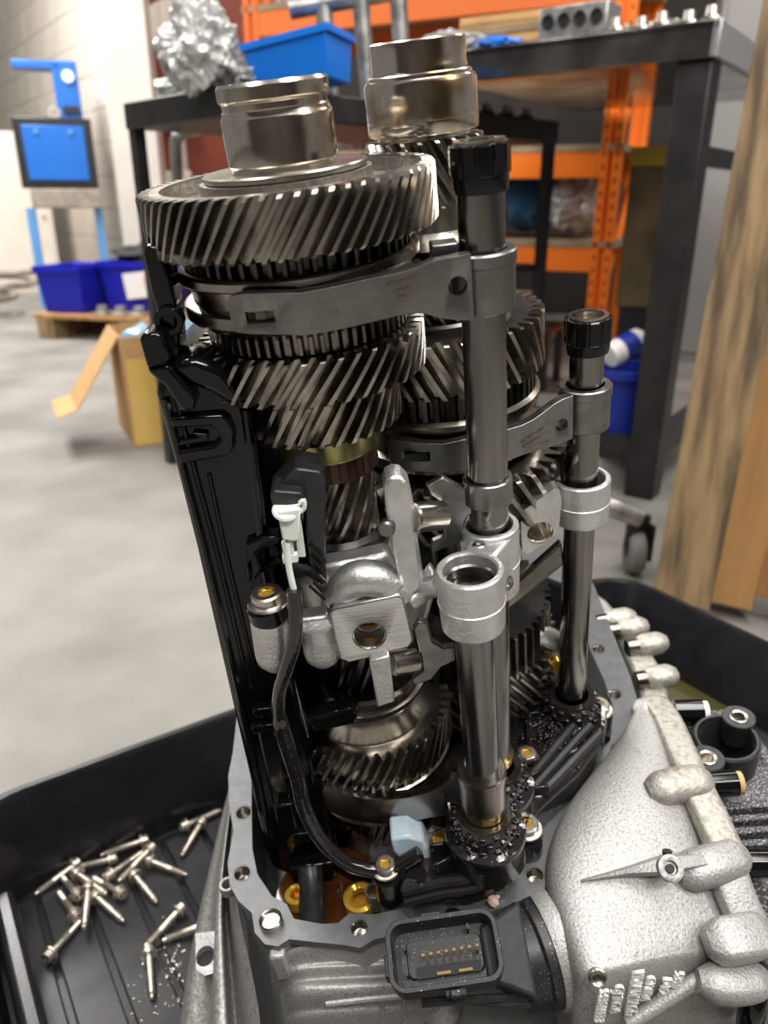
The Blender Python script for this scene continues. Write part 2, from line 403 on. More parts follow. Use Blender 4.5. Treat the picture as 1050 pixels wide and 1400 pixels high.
rp('oil_pool', B().lathe(pq_, [(0, .0006), (.10, .0006), (.112, .0003), (.115, 0), (0, 0)], 40), 'tray_oil', tray, label='thin pool of olive oil on the tray floor')
rp('corner_step', B().box((-TL / 2 + .035, TW / 2 - .26, .065), (.022, .42, .07), taper=.9), 'tray_black', tray, bevel=.006)
# flange bolts lying in the tray
def make_bolt():
    t = thing('flange_bolt', '', 'bolt', (0, 0, 0))
    rp('shank', B().lathe((0, 0, 0), [(0, -.0005), (.0036, 0), (.0036, .024), (.0033, .0245)] + [(.0035 if k % 2 else .0031, .0250 + .0007 * k) for k in range(22)] + [(.0024, .0405), (.0022, .0440), (0, .0440)], 16, (1, 0, 0)), 'tray_bolt_steel', t, smooth=50)
    hd = rp('head', B().lathe((0, 0, 0), [(0, .001), (.0074, .001), (.0080, 0), (.0078, -.0014), (.0059, -.0018), (.0057, -.0072), (.0050, -.0078), (.0030, -.0078), (.0027, -.0045), (0, -.0045)], 24, (1, 0, 0)), 'tray_bolt_steel', t)
    return t
def dup(root, loc, eul, label):
    r = root.copy(); COL.objects.link(r); r.location = loc; r.rotation_euler = eul; r['label'] = label
    for ch in list(root.children):
        c = ch.copy(); COL.objects.link(c); c.parent = r
    return r
bolt0 = make_bolt(); bolt0['group'] = 'flange bolts in the tray'
BL = [((100,1184),(52,1220),0,'steel flange bolt farthest left, its head up against the tray wall'),
 ((150,1175),(97,1188),0,'steel flange bolt lying along the tray wall, right of the leftmost bolt'),
 ((193,1150),(145,1167),0,'steel flange bolt at the back of the heap, highest along the wall'),
 ((203,1163),(160,1207),1,'steel flange bolt lying slantwise on top of the middle of the heap'),
 ((152,1195),(195,1165),0,'steel flange bolt under the slanted one in the middle of the heap'),
 ((208,1178),(257,1197),0,'steel flange bolt at the right edge of the heap, pointing right'),
 ((185,1198),(218,1238),0,'steel flange bolt below the right edge of the heap, pointing down right'),
 ((107,1195),(145,1222),1,'steel flange bolt lying across others in the left of the heap'),
 ((163,1220),(127,1200),0,'steel flange bolt with its socket head facing out at the heap centre'),
 ((105,1222),(80,1193),0,'steel flange bolt at the left of the heap, tip at the tray wall'),
 ((102,1250),(80,1220),0,'steel flange bolt on the lower left of the heap, tip up left'),
 ((120,1217),(114,1275),1,'steel flange bolt standing out straight down from the heap'),
 ((133,1227),(172,1262),0,'steel flange bolt pointing down right from the bottom of the heap'),
 ((70,1303),(108,1262),0,'oil-darkened flange bolt alone at the lower left of the heap'),
 ((243,1247),(200,1293),0,'steel flange bolt lying apart, its tip over the lowest bolt'),
 ((203,1305),(208,1368),0,'steel flange bolt lowest in the tray, pointing straight at the viewer'),
 ((255,1128),(297,1110),0,'steel flange bolt nearest the gearbox flange, along the tray wall'),
 ((273,1128),(245,1175),0,'steel flange bolt under the gearbox side, pointing down left'),
 ((283,1263),(233,1283),0,'steel flange bolt half hidden behind the casting lug')]
for i, (h, t, up, lab) in enumerate(BL):
    zz = TRAYZ + .0080 + .0085 * up; a = wp(*h, Z=zz); b = wp(*t, Z=zz - .004); d = (b - a).normalized()
    a.z = zz; d.z = -.092; q = V((1, 0, 0)).rotation_difference(d.normalized()).to_euler()
    if i == 0: bolt0.location = a; bolt0.rotation_euler = q; bolt0['label'] = lab
    else: dup(bolt0, a, q, lab)
b = B()
for k in range(60):
    p = wp(random.gauss(238, 14), random.gauss(1312, 22), Z=TRAYZ + .001); b.ball((p.x, p.y, TRAYZ + .0006), random.uniform(.0004, .0016), 1, (1, 1, .6))
for k in range(40):
    p = wp(random.uniform(170, 260), random.uniform(1330, 1398), Z=TRAYZ); b.ball((p.x, p.y, TRAYZ + .0006), random.uniform(.0003, .0009), 1, (1, 1, .6))
o = solo('metal_chips', b, 'ring_steel', 'scatter of tiny pale metal chips on the tray floor', 'chips'); o['kind'] = 'stuff'
# ------------------------------------------------------------------ cardboard box
a = wp(184, 611, Z=0); e1 = V((.90, .44, 0)).normalized(); e2 = V((-.44, .90, 0)).normalized()
bx = thing('cardboard_box', 'open yellow and brown cardboard box on the floor left of the gearbox', 'box', a + e1 * .16 + e2 * .15, math.atan2(e1.y, e1.x))
for n, c, s in (('front_panel', (0, -.15, .17), (.32, .005, .34)), ('back_panel', (0, .15, .17), (.32, .005, .34)), ('side_panel', (-.16, 0, .17), (.005, .295, .34)), ('side_panel', (.16, 0, .17), (.005, .295, .34)), ('bottom_panel', (0, 0, .004), (.31, .29, .004))):
    rp(n, B().box(c, s), 'cardboard', bx)
rp('printed_area', B().box((0, -.1535, .14), (.312, .001, .27)), 'yellow_card', bx, label='yellow printed front of the box')
rp('flap', B().loft([[(-.163, -.10, .34), (-.163, .13, .34), (-.161, .13, .336), (-.161, -.10, .336)], [(-.31, -.12, .13), (-.31, .11, .13), (-.306, .11, .127), (-.306, -.12, .127)], [(-.37, -.13, .115), (-.37, .10, .115), (-.37, .10, .111), (-.37, -.13, .111)]]), 'cardboard', bx, label='bent side flap hanging down to the left')
ctr = a + e1 * .16 + e2 * .15
for k, (dx, dy, s) in enumerate(((-.08, -.02, .064), (.075, .0, .07))):
    solo('blue_glove_bag', B().ball((0, 0, 0), s, 3, (1, .9, .9), .35, 2.2, k), 'bag_blue', ('crumpled pale blue plastic bag at the left of the open cardboard box', 'crumpled pale blue plastic bag at the right of the open cardboard box')[k], 'bag', (ctr + e1 * dx + e2 * dy + V((0, 0, .30))), smooth=60)
# ------------------------------------------------------------------ pallet with blue crates
p0 = wp(55, 466, Z=0); pa = math.atan2(-.25, .97)
pal = thing('floor_pallet', 'brown wooden pallet on the floor under the blue crates', 'pallet', p0 + V((.62, .30, 0)), pa)
for k in range(5): rp('deck_board', B().box((0, -.32 + .16 * k, .125), (1.2, .12, .02)), 'fresh_wood', pal)
for x in (-.53, 0, .53): rp('bearer', B().box((x, 0, .057), (.10, .76, .114)), 'weathered_wood', pal)
def crate(name, lab, off, s, m):
    c, sn = math.cos(pa), math.sin(pa); q = p0 + V((.62, .30, 0)) + V((c * off[0] - sn * off[1], sn * off[0] + c * off[1], .136))
    t = thing(name, lab, 'crate', q, pa)
    w_, d_, h_ = s
    rp('tub', B().loft([[(x * w_ * k / 2, y * d_ * k / 2, z) for x, y in ((-1, -1), (1, -1), (1, 1), (-1, 1))] for k, z in ((.86, 0), (1, h_), (.95, h_), (.82, .012))]), m, t, bevel=.006, smooth=30)
    rp('rim', B().loft([[(x * w_ * k / 2, y * d_ * k / 2, z) for x, y in ((-1, -1), (1, -1), (1, 1), (-1, 1))] for k, z in ((1.0, h_ - .035), (1.05, h_ - .03), (1.05, h_ + .002), (.97, h_ + .002), (.95, h_ - .03))], False, False), m, t)
    return t
crate('storage_crate', 'bright blue plastic crate at the left end of the floor pallet', (-.45, -.14), (.28, .36, .25), 'crate_blue')
c2 = crate('storage_crate', 'blue plastic crate with a white paper label and black cloth on it', (-.10, .02), (.38, .36, .27), 'crate_blue')
rp('label_sheet', B().box((.07, -.186, .15), (.20, .003, .14), Matrix.Rotation(-.12, 3, 'Y')), 'paper', c2, label='white paper sheet with a pink corner')
rp('pink_corner', B().box((.125, -.1885, .18), (.07, .002, .06)), 'pink_paper', c2)
c_, s_ = math.cos(pa), math.sin(pa)
def onpal(x, y, z): return p0 + V((.62 + c_ * x - s_ * y, .30 + s_ * x + c_ * y, z))
solo('black_rag', B().ball((0, 0, 0), .15, 3, (1.1, .8, .38), .5, 2.5, 4), 'cloth_and_hole_black', 'heap of black cloth on the blue crate with the paper label', 'cloth', onpal(-.08, .02, .44), smooth=60)
for k in range(6):
    solo('scrap_part', B().lathe((0, 0, 0), [(0, 0), (.05, 0), (.055, .012), (.03, .02), (.028, .05), (0, .05)], 20), 'grey_part', ORD[k] + ' grey metal scrap part from the left before the blue crates', 'part', onpal(-.20 + .115 * k, -.305, .136), group='scrap parts before the blue crates')
# ------------------------------------------------------------------ blue machine on a stand
mc = wp(84, 255, t=5.5); mc.z = 0; ma = R(20)
mch = thing('workshop_machine', 'blue machine with square bright blue panel on blue legs by the white pillar', 'machine', mc, ma)
pz = wp(78, 212, t=5.5).z / .84; mch.scale = (.84, .84, .84)
rp('cabinet', B().box((0, .0, pz), (.60, .32, .53)), 'satin_black', mch, bevel=.01)
rp('panel', B().box((0, -.165, pz), (.47, .02, .41)), 'machine_blue', mch, label='square bright blue panel', bevel=.006)
for s in (-1, 1): rp('knob', B().cyl((s * .13, -.175, pz + .16), (s * .13, -.19, pz + .16), .018), 'steel_blue', mch)
rp('work_table', B().box((.03, -.02, pz - .345), (.54, .40, .15)), 'grime', mch, bevel=.01)
for x in (-.27, .27):
    for y in (-.12, .14): rp('leg', B().box((x, y, (pz - .42) / 2), (.06, .05, pz - .42)), 'steel_blue', mch)
rp('cross_bar', B().box((0, -.12, .22), (.5, .04, .05)), 'steel_blue', mch)
rp('head_column', B().box((.15, 0, pz + .47), (.19, .2, .42)), 'machine_blue', mch, bevel=.008)
rp('head_arm', B().box((-.06, 0, pz + .645), (.36, .2, .06)), 'machine_blue', mch, bevel=.008)
rp('gauge', B().cyl((.17, -.10, pz + .57), (.17, -.125, pz + .57), .045), 'white_part', mch, label='round white gauge')
rp('switch', B().box((.16, -.11, pz + .33), (.12, .03, .05)), 'satin_black', mch)
rp('hand_wheel', B().ring((.03, -.14, pz + .30), .05, .03, -.01, .01, 24, (0, 1, 0)), 'grey_part', mch)
solo('beige_cabinet', B().box((0, 0, .62), (.5, .35, 1.24)).box((0, -.18, .62), (.46, .012, 1.16)).cyl((.18, -.19, .62), (.18, -.21, .62), .015), 'painted_block', 'beige cabinet standing left of the blue machine', 'cabinet', wp(4, 160, t=6.2) * V((1, 1, 0)) if False else V((wp(4, 160, t=6.2).x, wp(4, 160, t=6.2).y, 0)), R(25), bevel=.01)
q = wp(-30, 395, t=5.6)
solo('hose_heap', B().tube([(.18 * math.cos(a * .8) + .02 * a, .14 * math.sin(a * .8), .03 + .012 * a) for a in range(24)], .022, 8, 4), 'grime', 'loose heap of grimy hose on the floor below the blue machine', 'hose', (q.x + .12, q.y - .45, 0))
# ------------------------------------------------------------------ left bench
C0 = V((-.262, 1.771, 0)); C1 = V((-.69, 2.43, 0)); ex = (V((.59, 2.60, 0)) - C0); ey = (C1 - C0); LX, LY = ex.length, .50
ex.normalize(); ey = V((-ex.y, ex.x, 0)); C0 = C0 + ey * .068
bz = math.atan2(ex.y, ex.x); ctr = C0 + ex * LX / 2 + ey * LY / 2
b1 = thing('work_bench', 'black steel work bench behind the gearbox holding a blue bin', 'bench', ctr, bz)
rp('bench_top', B().box((0, 0, .92), (LX, LY, .06)), 'bench_black', b1, bevel=.004)
for x in (-1, 1):
    for y in (-1, 1): rp('leg', B().box((x * (LX / 2 - .02), y * (LY / 2 - .02), .445), (.03, .03, .89)), 'bench_black', b1)
for y in (-1, 1): rp('rail', B().box((0, y * (LY / 2 - .02), .30), (LX - .08, .03, .03)), 'bench_black', b1)
def onb1(px, py, z=.95): return wp(px, py, Z=z)
bb = thing('parts_bin', 'bright blue open plastic bin on the black work bench', 'bin', onb1(416, 130), R(-20)); bb.rotation_euler = (0, R(-8), R(-20)); bb.location.z += .014
k_ = [[(x * .105 * k, y * .075 * k, z) for x, y in ((-1, -1), (1, -1), (1, 1), (-1, 1))] for k, z in ((.86, 0), (1, .095), (.94, .095), (.82, .01))]
rp('tub', B().loft(k_), 'bin_blue', bb, bevel=.003)
rp('lip', B().loft([[(x * .105 * k, y * .075 * k, z) for x, y in ((-1, -1), (1, -1), (1, 1), (-1, 1))] for k, z in ((1.0, .082), (1.06, .084), (1.06, .098), (.96, .098), (.96, .086))], False, False), 'bin_blue', bb)
p = onb1(275, 120)
solo('foil_heap', B().ball((0, 0, .072), .086, 5, (.95, .75, 1.05), .38, 1.1, 2, None, True), 'clear_wrap', 'tall heap of crumpled silver film on the black work bench', 'film', (p.x, p.y, .95), smooth=14)
p = onb1(318, 122)
solo('foil_heap', B().ball((0, 0, .039), .048, 5, (1.4, .8, .8), .5, 1.6, 9, None, True), 'clear_wrap', 'low heap of crumpled silver film beside the blue bin', 'film', (p.x, p.y + .10, .95), smooth=14)
p = onb1(232, 138)
solo('plastic_bag', B().ball((0, 0, .026), .046, 4, (1.9, .9, .62), .35, 1.5, 5, None, True), 'white_plastic', 'pale greenish plastic bag at the left end of the work bench', 'bag', (p.x + .06, p.y - .02, .95), smooth=30)
solo('bent_pipe', B().tube([(0, 0, 0), (0, 0, .30), (.02, 0, .36), (.10, .02, .38)], .016, 12), 'grey_part', 'pale bent pipe standing under the black work bench', 'pipe', (wp(243, 240, t=2.15).x, wp(243, 240, t=2.15).y, .53 + .002))
rp('lower_shelf', B().box((0, 0, .52), (LX - .05, LY - .05, .02)), 'bench_black', b1)
# metal parts along the right rim of the left bench
for k in range(14):
    q = C0 + ex * (.50 + .048 * k) + ey * (.05 + .03 * (k % 2))
    solo('cast_part', B().lathe((0, 0, 0), [(0, 0), (.024, 0), (.028, .006), (.018, .014), (.016, .026), (.009, .03), (0, .03)], 14), 'grey_part', ORD[k] + ' small silvery part from the near corner along the black bench rim', 'part', (q.x, q.y, .95), k * .4, 'silvery parts along the bench rim')
# ------------------------------------------------------------------ orange racking
RA, RB = V((-.60, 4.15, 0)), wp(828, 300, t=3.2) * 1; RB = V((RB.x, RB.y, 0)); rd = (RB - RA); RL = rd.length; rz = math.atan2(rd.y, rd.x)
rk = thing('pallet_rack', 'orange steel pallet racking behind the benches', 'rack', RA, rz)
for x, m in ((0, 'dull_orange'), (RL, 'orange_paint')):
    for y in (0, .62):
        u_ = rp('upright', B().prism([(x - .04, y - .03, 0), (x - .012, y - .03, 0), (x - .008, y - .018, 0), (x + .008, y - .018, 0), (x + .012, y - .03, 0), (x + .04, y - .03, 0), (x + .04, y + .03, 0), (x - .04, y + .03, 0)], (0, 0, 2.4)), m, rk)
        if x and not y:
            for s in (-.026, .026):
                h = B()
                for k in range(30): h.box((x + s, y - .0302, .3 + .05 * k), (.007, .002, .016))
                rp('slots', h, 'satin_black', u_, kind='stuff')
    for z in (.3, .9, 1.5): rp('brace', B().cyl((x, .02, z), (x, .60, z + .5), .018, seg=10), m, rk)
for z in (.535, .905, 1.52):
    for y in (0, .62): rp('beam', B().box((RL / 2, y - .005, z - .045), (RL - .07, .045, .10)), 'orange_paint' if z < 1 else 'dull_orange', rk, bevel=.003)
    rp('shelf_board', B().box((RL / 2, .30, z + .018), (RL + .1, .66, .026)), 'shelf_board', rk)
def onr(x, y, z): return V((RA.x + math.cos(rz) * x - math.sin(rz) * y, RA.y + math.sin(rz) * x + math.cos(rz) * y, z))
solo('blue_sack', B().ball((0, 0, .12), .15, 3, (1, .8, .85), .3, 2.5, 1), 'deep_blue_bag', 'dark blue plastic sack on the middle rack shelf', 'bag', onr(RL - .40, .22, .605), smooth=60)
solo('red_sack', B().ball((0, 0, .13), .13, 3, (.8, .7, 1), .3, 2.5, 2), 'red_bag', 'red plastic sack behind the clear wrapped part on the rack', 'bag', onr(RL - .20, .46, .605), smooth=60)
solo('wrapped_part', B().ball((0, 0, .10), .13, 5, (.95, .5, .8), .5, 1.6, 6, None, True), 'clear_wrap', 'part wrapped in clear film beside the orange upright', 'wrap', onr(RL - .15, .10, .605), smooth=14)
for k in range(9):
    solo('gear_part', B().gear((0, 0, 0), 0, .05, .052 - .004 * (k % 3), .007, 18, 0, .02, 1), 'grey_part', ORD[k] + ' grey gear from the left on the upper rack shelf', 'gear', onr(.10 + .12 * k, .14 + .05 * (k % 2), 1.552), k * .5, 'gears on the upper rack shelf')
for k in range(7):
    solo('gear_cluster', B().gear((0, 0, 0), 0, .05, .055, .007, 18, 0, .02, 1).lathe((0, 0, 0), [(.035, .05), (.035, .10), (.02, .11), (.02, .16), (0, .16)], 18), ('dark_steel', 'grey_part', 'bearing_steel')[k % 3 if k else 0], ORD[k] + ' gear shaft from the left below the upper orange beam', 'gear', onr(.16 + .13 * k, .16 + .04 * (k % 2), .937), k * .5, 'gear shafts on the lower rack shelf')
q = onr(.86, -.06, 1.2)
pp = thing('exhaust_pipe', 'long grey steel pipe with hanging stubs in front of the rack', 'pipe', onb1(520, 118) + V((0, .30, 0)), 0)
rp('tube', B().tube([(-.22, 0, .20), (.0, 0, .235), (.30, 0, .29)], .022, 14), 'grey_part', pp)
for k in range(3): rp('stub', B().cyl((-.12 + .09 * k, 0, 0), (-.14 + .09 * k, 0, .225 + .013 * k), .017, .022, 14), 'grey_part', pp)
solo('storage_box', B().box((0, 0, .06), (.16, .14, .12)).box((0, -.073, .06), (.05, .004, .02)).box((0, 0, .122), (.165, .145, .006)), 'brown_card', 'brown cardboard box behind the right selector rod', 'box', onr(RL - .26, -.30, .0) + V((0, 0, .25)), rz)
solo('low_stool', B().box((0, 0, .235), (.34, .30, .02)).box((-.15, -.12, .112), (.03, .03, .225)).box((.15, -.12, .112), (.03, .03, .225)).box((-.15, .12, .112), (.03, .03, .225)).box((.15, .12, .112), (.03, .03, .225)), 'satin_black', 'low dark stool carrying the brown cardboard box', 'stool', onr(RL - .26, -.30, 0) + V((0, 0, .004)), rz)
# ------------------------------------------------------------------ right bench
D0 = wp(985, 32, Z=1.06); D0.z = 0; fx = V((-.815, .58, 0)).normalized(); fy = V((.58, .815, 0)).normalized(); BLn, BWd = .86, 1.36
bz2 = math.atan2(-fx.y, -fx.x); c2_ = D0 + fx * BLn / 2 + fy * BWd / 2; FY = -BWd / 2
b2 = thing('steel_bench', 'large dark steel bench seen from below at the upper right', 'bench', c2_, bz2)
rp('bench_top', B().box((0, 0, 1.06), (BLn, BWd, .012)), 'bench_steel', b2)
rp('front_apron', B().box((0, -BWd / 2 + .01, 1.035), (BLn, .02, .07)), 'bench_steel', b2, bevel=.003)
rp('end_apron', B().box((BLn / 2 - .006, 0, 1.035), (.02, BWd, .07)), 'bench_grey', b2, label='scuffed light grey end plate', bevel=.003)
for x, y in ((1, -1), (1, 1)): rp('leg', B().box((x * (BLn / 2 - .045), y * (BWd / 2 - .05), .50), (.075, .075, 1.0)), 'bench_black', b2, bevel=.004)
rp('leg', B().box((-.218, -BWd / 2 + .03, .50), (.05, .05, 1.0)), 'bench_black', b2, bevel=.004)
rp('foot_rail', B().box((BLn / 2 - .045, 0, .12), (.05, BWd - .17, .06)), 'bench_black', b2)
rp('foot_rail', B().box((-.02, -BWd / 2 + .05, .12), (BLn - .12, .05, .06)), 'bench_black', b2)
rp('side_rail', B().box((BLn / 2 - .045, .0, .82), (.04, BWd - .17, .04)), 'bench_black', b2)
def onb2(x, y, z=1.067): return c2_ + V((math.cos(bz2) * x - math.sin(bz2) * y, math.sin(bz2) * x + math.cos(bz2) * y, z))
for k in range(4): solo('card_sheet', B().box((0, 0, .013), (.27, .20, .026)).box((0, -.101, .013), (.26, .003, .009)), 'cardboard' if k % 2 else 'shelf_board', ('lowest', 'second lowest', 'second highest', 'topmost')[k] + ' brown sheet of the stack on the steel bench', 'sheet', onb2(-.20 + .012 * k, FY + .26 + .006 * k, 1.067 + .0265 * k), bz2 + .05 * (k - 1), 'brown sheets on the steel bench')
hd = thing('cylinder_head', 'silver cylinder head with round ports on the steel bench', 'casting', onb2(.075, FY + .11), bz2)
ho = rp('block', B().box((0, 0, .04), (.17, .09, .08)), 'grey_part', hd, bevel=.003)
for k in range(4): rp('port', B().ring((-.06 + .04 * k, -.045, .05), .0155, .0115, 0, .006, 20, (0, -1, 0)).cyl((-.06 + .04 * k, -.0455, .05), (-.06 + .04 * k, -.0465, .05), .012), 'satin_black', hd)
solo('blue_glove', B().ball((0, 0, .014), .045, 3, (1.2, .7, .32), .3, 3, 3), 'bin_blue', 'crumpled bright blue glove at the front rim of the steel bench', 'glove', onb2(-.10, FY + .04), smooth=60)
solo('clear_bag', B().ball((0, 0, .030), .07, 4, (1.2, .6, .4), .38, 1.1, 8, None, True), 'clear_wrap', 'flat clear plastic bag at the left front rim of the steel bench', 'bag', onb2(-.235, FY + .06), smooth=14)
for k in range(5):
    solo('bright_part', B().lathe((0, 0, 0), [(0, 0), (.022, 0), (.024, .01), (.014, .018), (.012, .035), (0, .036)], 16), 'bolt_steel', ORD[k] + ' small bright metal part from the left along the steel bench rim', 'part', onb2(.19 + .052 * k, FY + .045 + .02 * (k % 2)), k, 'bright parts on the steel bench rim')
for k in range(5):
    solo('finned_part', B().gear((0, 0, 0), 0, .10, .05, .01, 14, 0, .015, 1), 'bolt_steel', ORD[k] + ' bright toothed part from the left behind the brown sheets', 'gear', onb2(-.36 + .13 * k, FY + .50, 1.067), k, 'bright toothed parts at the bench back')
# crate board, bucket, spray can, castor
q = wp(893, 270, t=2.35)
wb = thing('wooden_crate', 'old brown wooden crate with yellow top stacked behind the bench leg', 'crate', (q.x + .02, q.y, 0), R(-20))
rp('body', B().box((0, 0, .62), (.17, .3, .40)), 'old_wood', wb, bevel=.004)
rp('lid', B().box((0, 0, .84), (.18, .31, .05)), 'yellow_dull', wb)
rp('stand', B().box((0, 0, .21), (.15, .28, .42)), 'satin_black', wb)
q = wp(852, 605, Z=.12); q.z = 0
bk = thing('bucket', 'dark blue plastic bucket left of the black bench leg', 'bucket', (q.x, q.y + .06, 0))
rp('pail', B().lathe((0, 0, 0), [(0, .13), (.075, .13), (.085, .30), (.078, .30), (.07, .14), (0, .14)], 28), 'bucket_blue', bk)
rp('rim', B().ring((0, 0, .292), .097, .083, 0, .022, 28), 'bucket_blue', bk)
rp('foot', B().box((0, 0, .065), (.17, .17, .13)), 'grey_paint', bk, label='grey block under the pail')
tt = thing('bottle', 'white bottle with a blue label lying on the bucket', 'bottle', (q.x, q.y + .04, .372), R(25))
rp('body', B().lathe((0, 0, 0), [(0, -.07), (.03, -.07), (.034, -.06), (.034, .03), (.014, .055), (.014, .07), (0, .07)], 24, (1, 0, .35)), 'white_part', tt)
rp('label_band', B().lathe((0, 0, 0), [(.0345, -.035), (.0352, -.034), (.0352, .01), (.0345, .011)], 24, (1, 0, .35)), 'bucket_blue', tt)
q = wp(868, 752, Z=.05)
cs = thing('castor_leg', 'grey trolley leg ending in a rubber castor wheel behind the tray', 'castor', (q.x, q.y, 0), R(20))
rp('wheel', B().lathe((0, 0, .0465), [(.012, -.017), (.040, -.017), (.046, -.010), (.046, .010), (.040, .017), (.012, .017)], 28, (.9, -.45, 0)), 'rubber', cs)
rp('fork', B().box((0, 0, .09), (.05, .012, .07)).box((.022, 0, .07), (.006, .05, .08)), 'bench_black', cs)
rp('arm', B().tube([(0, 0, .12), (-.08, .03, .15), (-.24, .10, .16)], .02, 12), 'grey_part', cs)
q = wp(992, 300, t=3.6)
solo('grey_locker', B().box((0, 0, .9), (.5, .3, 1.8)).box((0, -.155, .9), (.46, .012, 1.72)).box((.16, -.17, .95), (.02, .02, .12)), 'grey_paint', 'grey steel locker between the bench leg and the wooden boards', 'locker', (q.x + .1, q.y, 0), R(-15), bevel=.005)
# leaning pallet at the right
q = wp(925, 830, Z=0); q = wp(928, 812, t=1.40); yaw = R(-28)
pl = thing('wooden_pallet', 'weathered wooden pallet standing on edge at the right', 'pallet', (q.x + .10, q.y, 0), yaw)
tilt = Matrix.Rotation(R(1.5), 3, 'Y') @ Matrix.Rotation(R(-3), 3, 'X')
def plank(n, c, s, m):
    b = B(); nz = 14; rings = []
    for k in range(nz + 1):
        z = c[2] - s[2] / 2 + s[2] * k / nz; j = lambda i: .0035 * noise.noise(V((z * 9, i * 3.1, c[0] * 7)))
        rings.append([tilt @ V((c[0] + x * s[0] / 2 + j(i), c[1] + y * s[1] / 2 + j(i + 5), z)) for i, (x, y) in enumerate(((-1, -1), (1, -1), (1, 1), (-1, 1)))])
    rp(n, b.loft(rings), m, pl, bevel=.003)
plank('face_board', (-.085, -.035, .64), (.10, .024, 1.22), 'weathered_wood')
plank('inner_board', (-.015, .008, .64), (.10, .022, 1.22), 'fresh_wood')
plank('face_board', (.15, -.035, .64), (.115, .024, 1.22), 'weathered_wood')
for z in (.10, .42, .80, 1.15): rp('cross_block', B().box(tilt @ V((.10, .055, z)), (.38, .06, .10), tilt), 'fresh_wood', pl, bevel=.003)
# ------------------------------------------------------------------ the gearbox, one thing leaning in the tray
gearbox = thing('gearbox', 'opened car gearbox standing in the black tray, gears, shafts and rods exposed', 'gearbox', g2w(BASE))
gearbox.rotation_euler = MG.to_euler()
ZF = -.425; DZ = .030; ZP = -.402
AX, BX = V((0, 0, 0)), V((.0730, .07, 0))
# --- left gear shaft
gp('shaft_sleeve', B().lathe(AX, [(0, .0365), (.0205, .0365), (.0215, .0388), (.0240, .0388), (.0252, .0374), (.0252, .0322), (.0243, .0312), (.0238, .0309), (.0238, .0284), (.0244, .0278), (.0246, .0264), (.0252, .0254), (.0256, .0244), (.0256, .0062), (.0246, .0050), (.0246, .003)], 72), 'bearing_steel')
gp('thrust_washer', B().lathe(AX, [(.020, .0036), (.0378, .0036), (.0385, .0030), (.0385, .0010), (.0378, .0005), (.02, .0005)], 72), 'ring_steel')
g1 = gp('large_helical_gear', B().gear(AX, -.0258, 0, .0699, .0062, 62, .27, .0592, 6, .0014, .15, .32), 'gear_steel')
gp('gear_web', B().lathe(AX, [(.0592, -.0004), (.0575, -.0075), (.0435, -.0085), (.0412, -.0065), (.0405, .0003), (.030, .0003)], 72).lathe(AX, [(.0595, -.0257), (.030, -.0257)], 72), 'web_steel', g1, label='rough cast gear web')
gp('shaft', B().cyl((0, 0, -.46), (0, 0, .003), .0165).cyl((0, 0, -.07), (0, 0, -.025), .046).cyl((0, 0, -.126), (0, 0, -.070), .034), 'dark_steel')
gp('dog_ring', B().gear(AX, -.0345, -.0272, .0560, .004, 54, 0, .03, 1, .0004), 'dark_steel')
ss = gp('synchro_sleeve', B().lathe(AX, [(.046, -.0345), (.0560, -.0340), (.0580, -.0345), (.0595, -.0358), (.0595, -.0392), (.0588, -.0400), (.0575, -.0404), (.0572, -.0416), (.0550, -.0422), (.0545, -.0495), (.0575, -.0502), (.0595, -.0512), (.0597, -.0562), (.0588, -.0575), (.0560, -.0598), (.046, -.0598)], 84), 'synchro_steel')
gp('dog_ring', B().gear(AX, -.0725, -.0620, .0512, .0035, 62, 0, .03, 2, .0012, .16, .34), 'oily_gear')
gp('helical_gear', B().gear(AX, -.0948, -.0728, .0588, .0075, 43, .31, .034, 6, .0008, .15, .34), 'gear_steel')
gp('helical_gear', B().gear(AX, -.1235, -.0950, .0430, .0062, 31, .46, .03, 6, .0008, .15, .34), 'gear_steel')
gp('cone_ring', B().lathe(AX, [(.015, -.1232), (.0285, -.1232), (.0295, -.1265), (.0288, -.1290), (.0288, -.1385), (.0280, -.1398), (.015, -.1398)], 56), 'olive_ring', label='olive brass coloured ring')
gp('notched_ring', B().gear(AX, -.1525, -.1400, .0268, .0007, 34, 0, .012, 2, .0005, .40, .46), 'maroon_ring', label='dark maroon notched ring')
gp('pinion', B().gear(AX, -.1930, -.1527, .0228, .0052, 15, .95, .010, 12, .0012, .12, .36), 'gear_steel')
gp('bearing_seat', B().lathe(AX, [(.01, -.1925), (.0225, -.1925), (.0258, -.1950), (.0258, -.1985), (.0275, -.1995), (.0275, -.2050), (.01, -.2050)], 56), 'dark_steel')
gp('helical_gear', B().gear(AX, -.312, -.262, .0300, .0055, 24, .7, .012, 8, .001, .12, .36), 'oily_gear')
gp('synchro_hub', B().lathe(AX, [(.02, -.300), (.0375, -.300), (.0395, -.3020), (.0395, -.3055), (.0375, -.3065), (.0375, -.3105), (.0400, -.3117), (.0400, -.3150), (.038, -.3165), (.02, -.3165)], 84), 'synchro_steel')
gp('clutch_cone', B().lathe(AX, [(.02, -.3160), (.0370, -.3163), (.0385, -.3180), (.0385, -.3250), (.0420, -.3320), (.0425, -.3345), (.02, -.3345)], 84), 'ring_steel', label='pale bevelled cone ring')
gp('helical_gear', B().gear(AX, -.3610, -.3340, .0552, .0062, 44, .26, .03, 6, .001, .12, .34), 'gear_steel')
gp('dog_ring', B().gear(AX, -.3690, -.3605, .0520, .003, 50, 0, .03, 1, .0008), 'ring_steel')
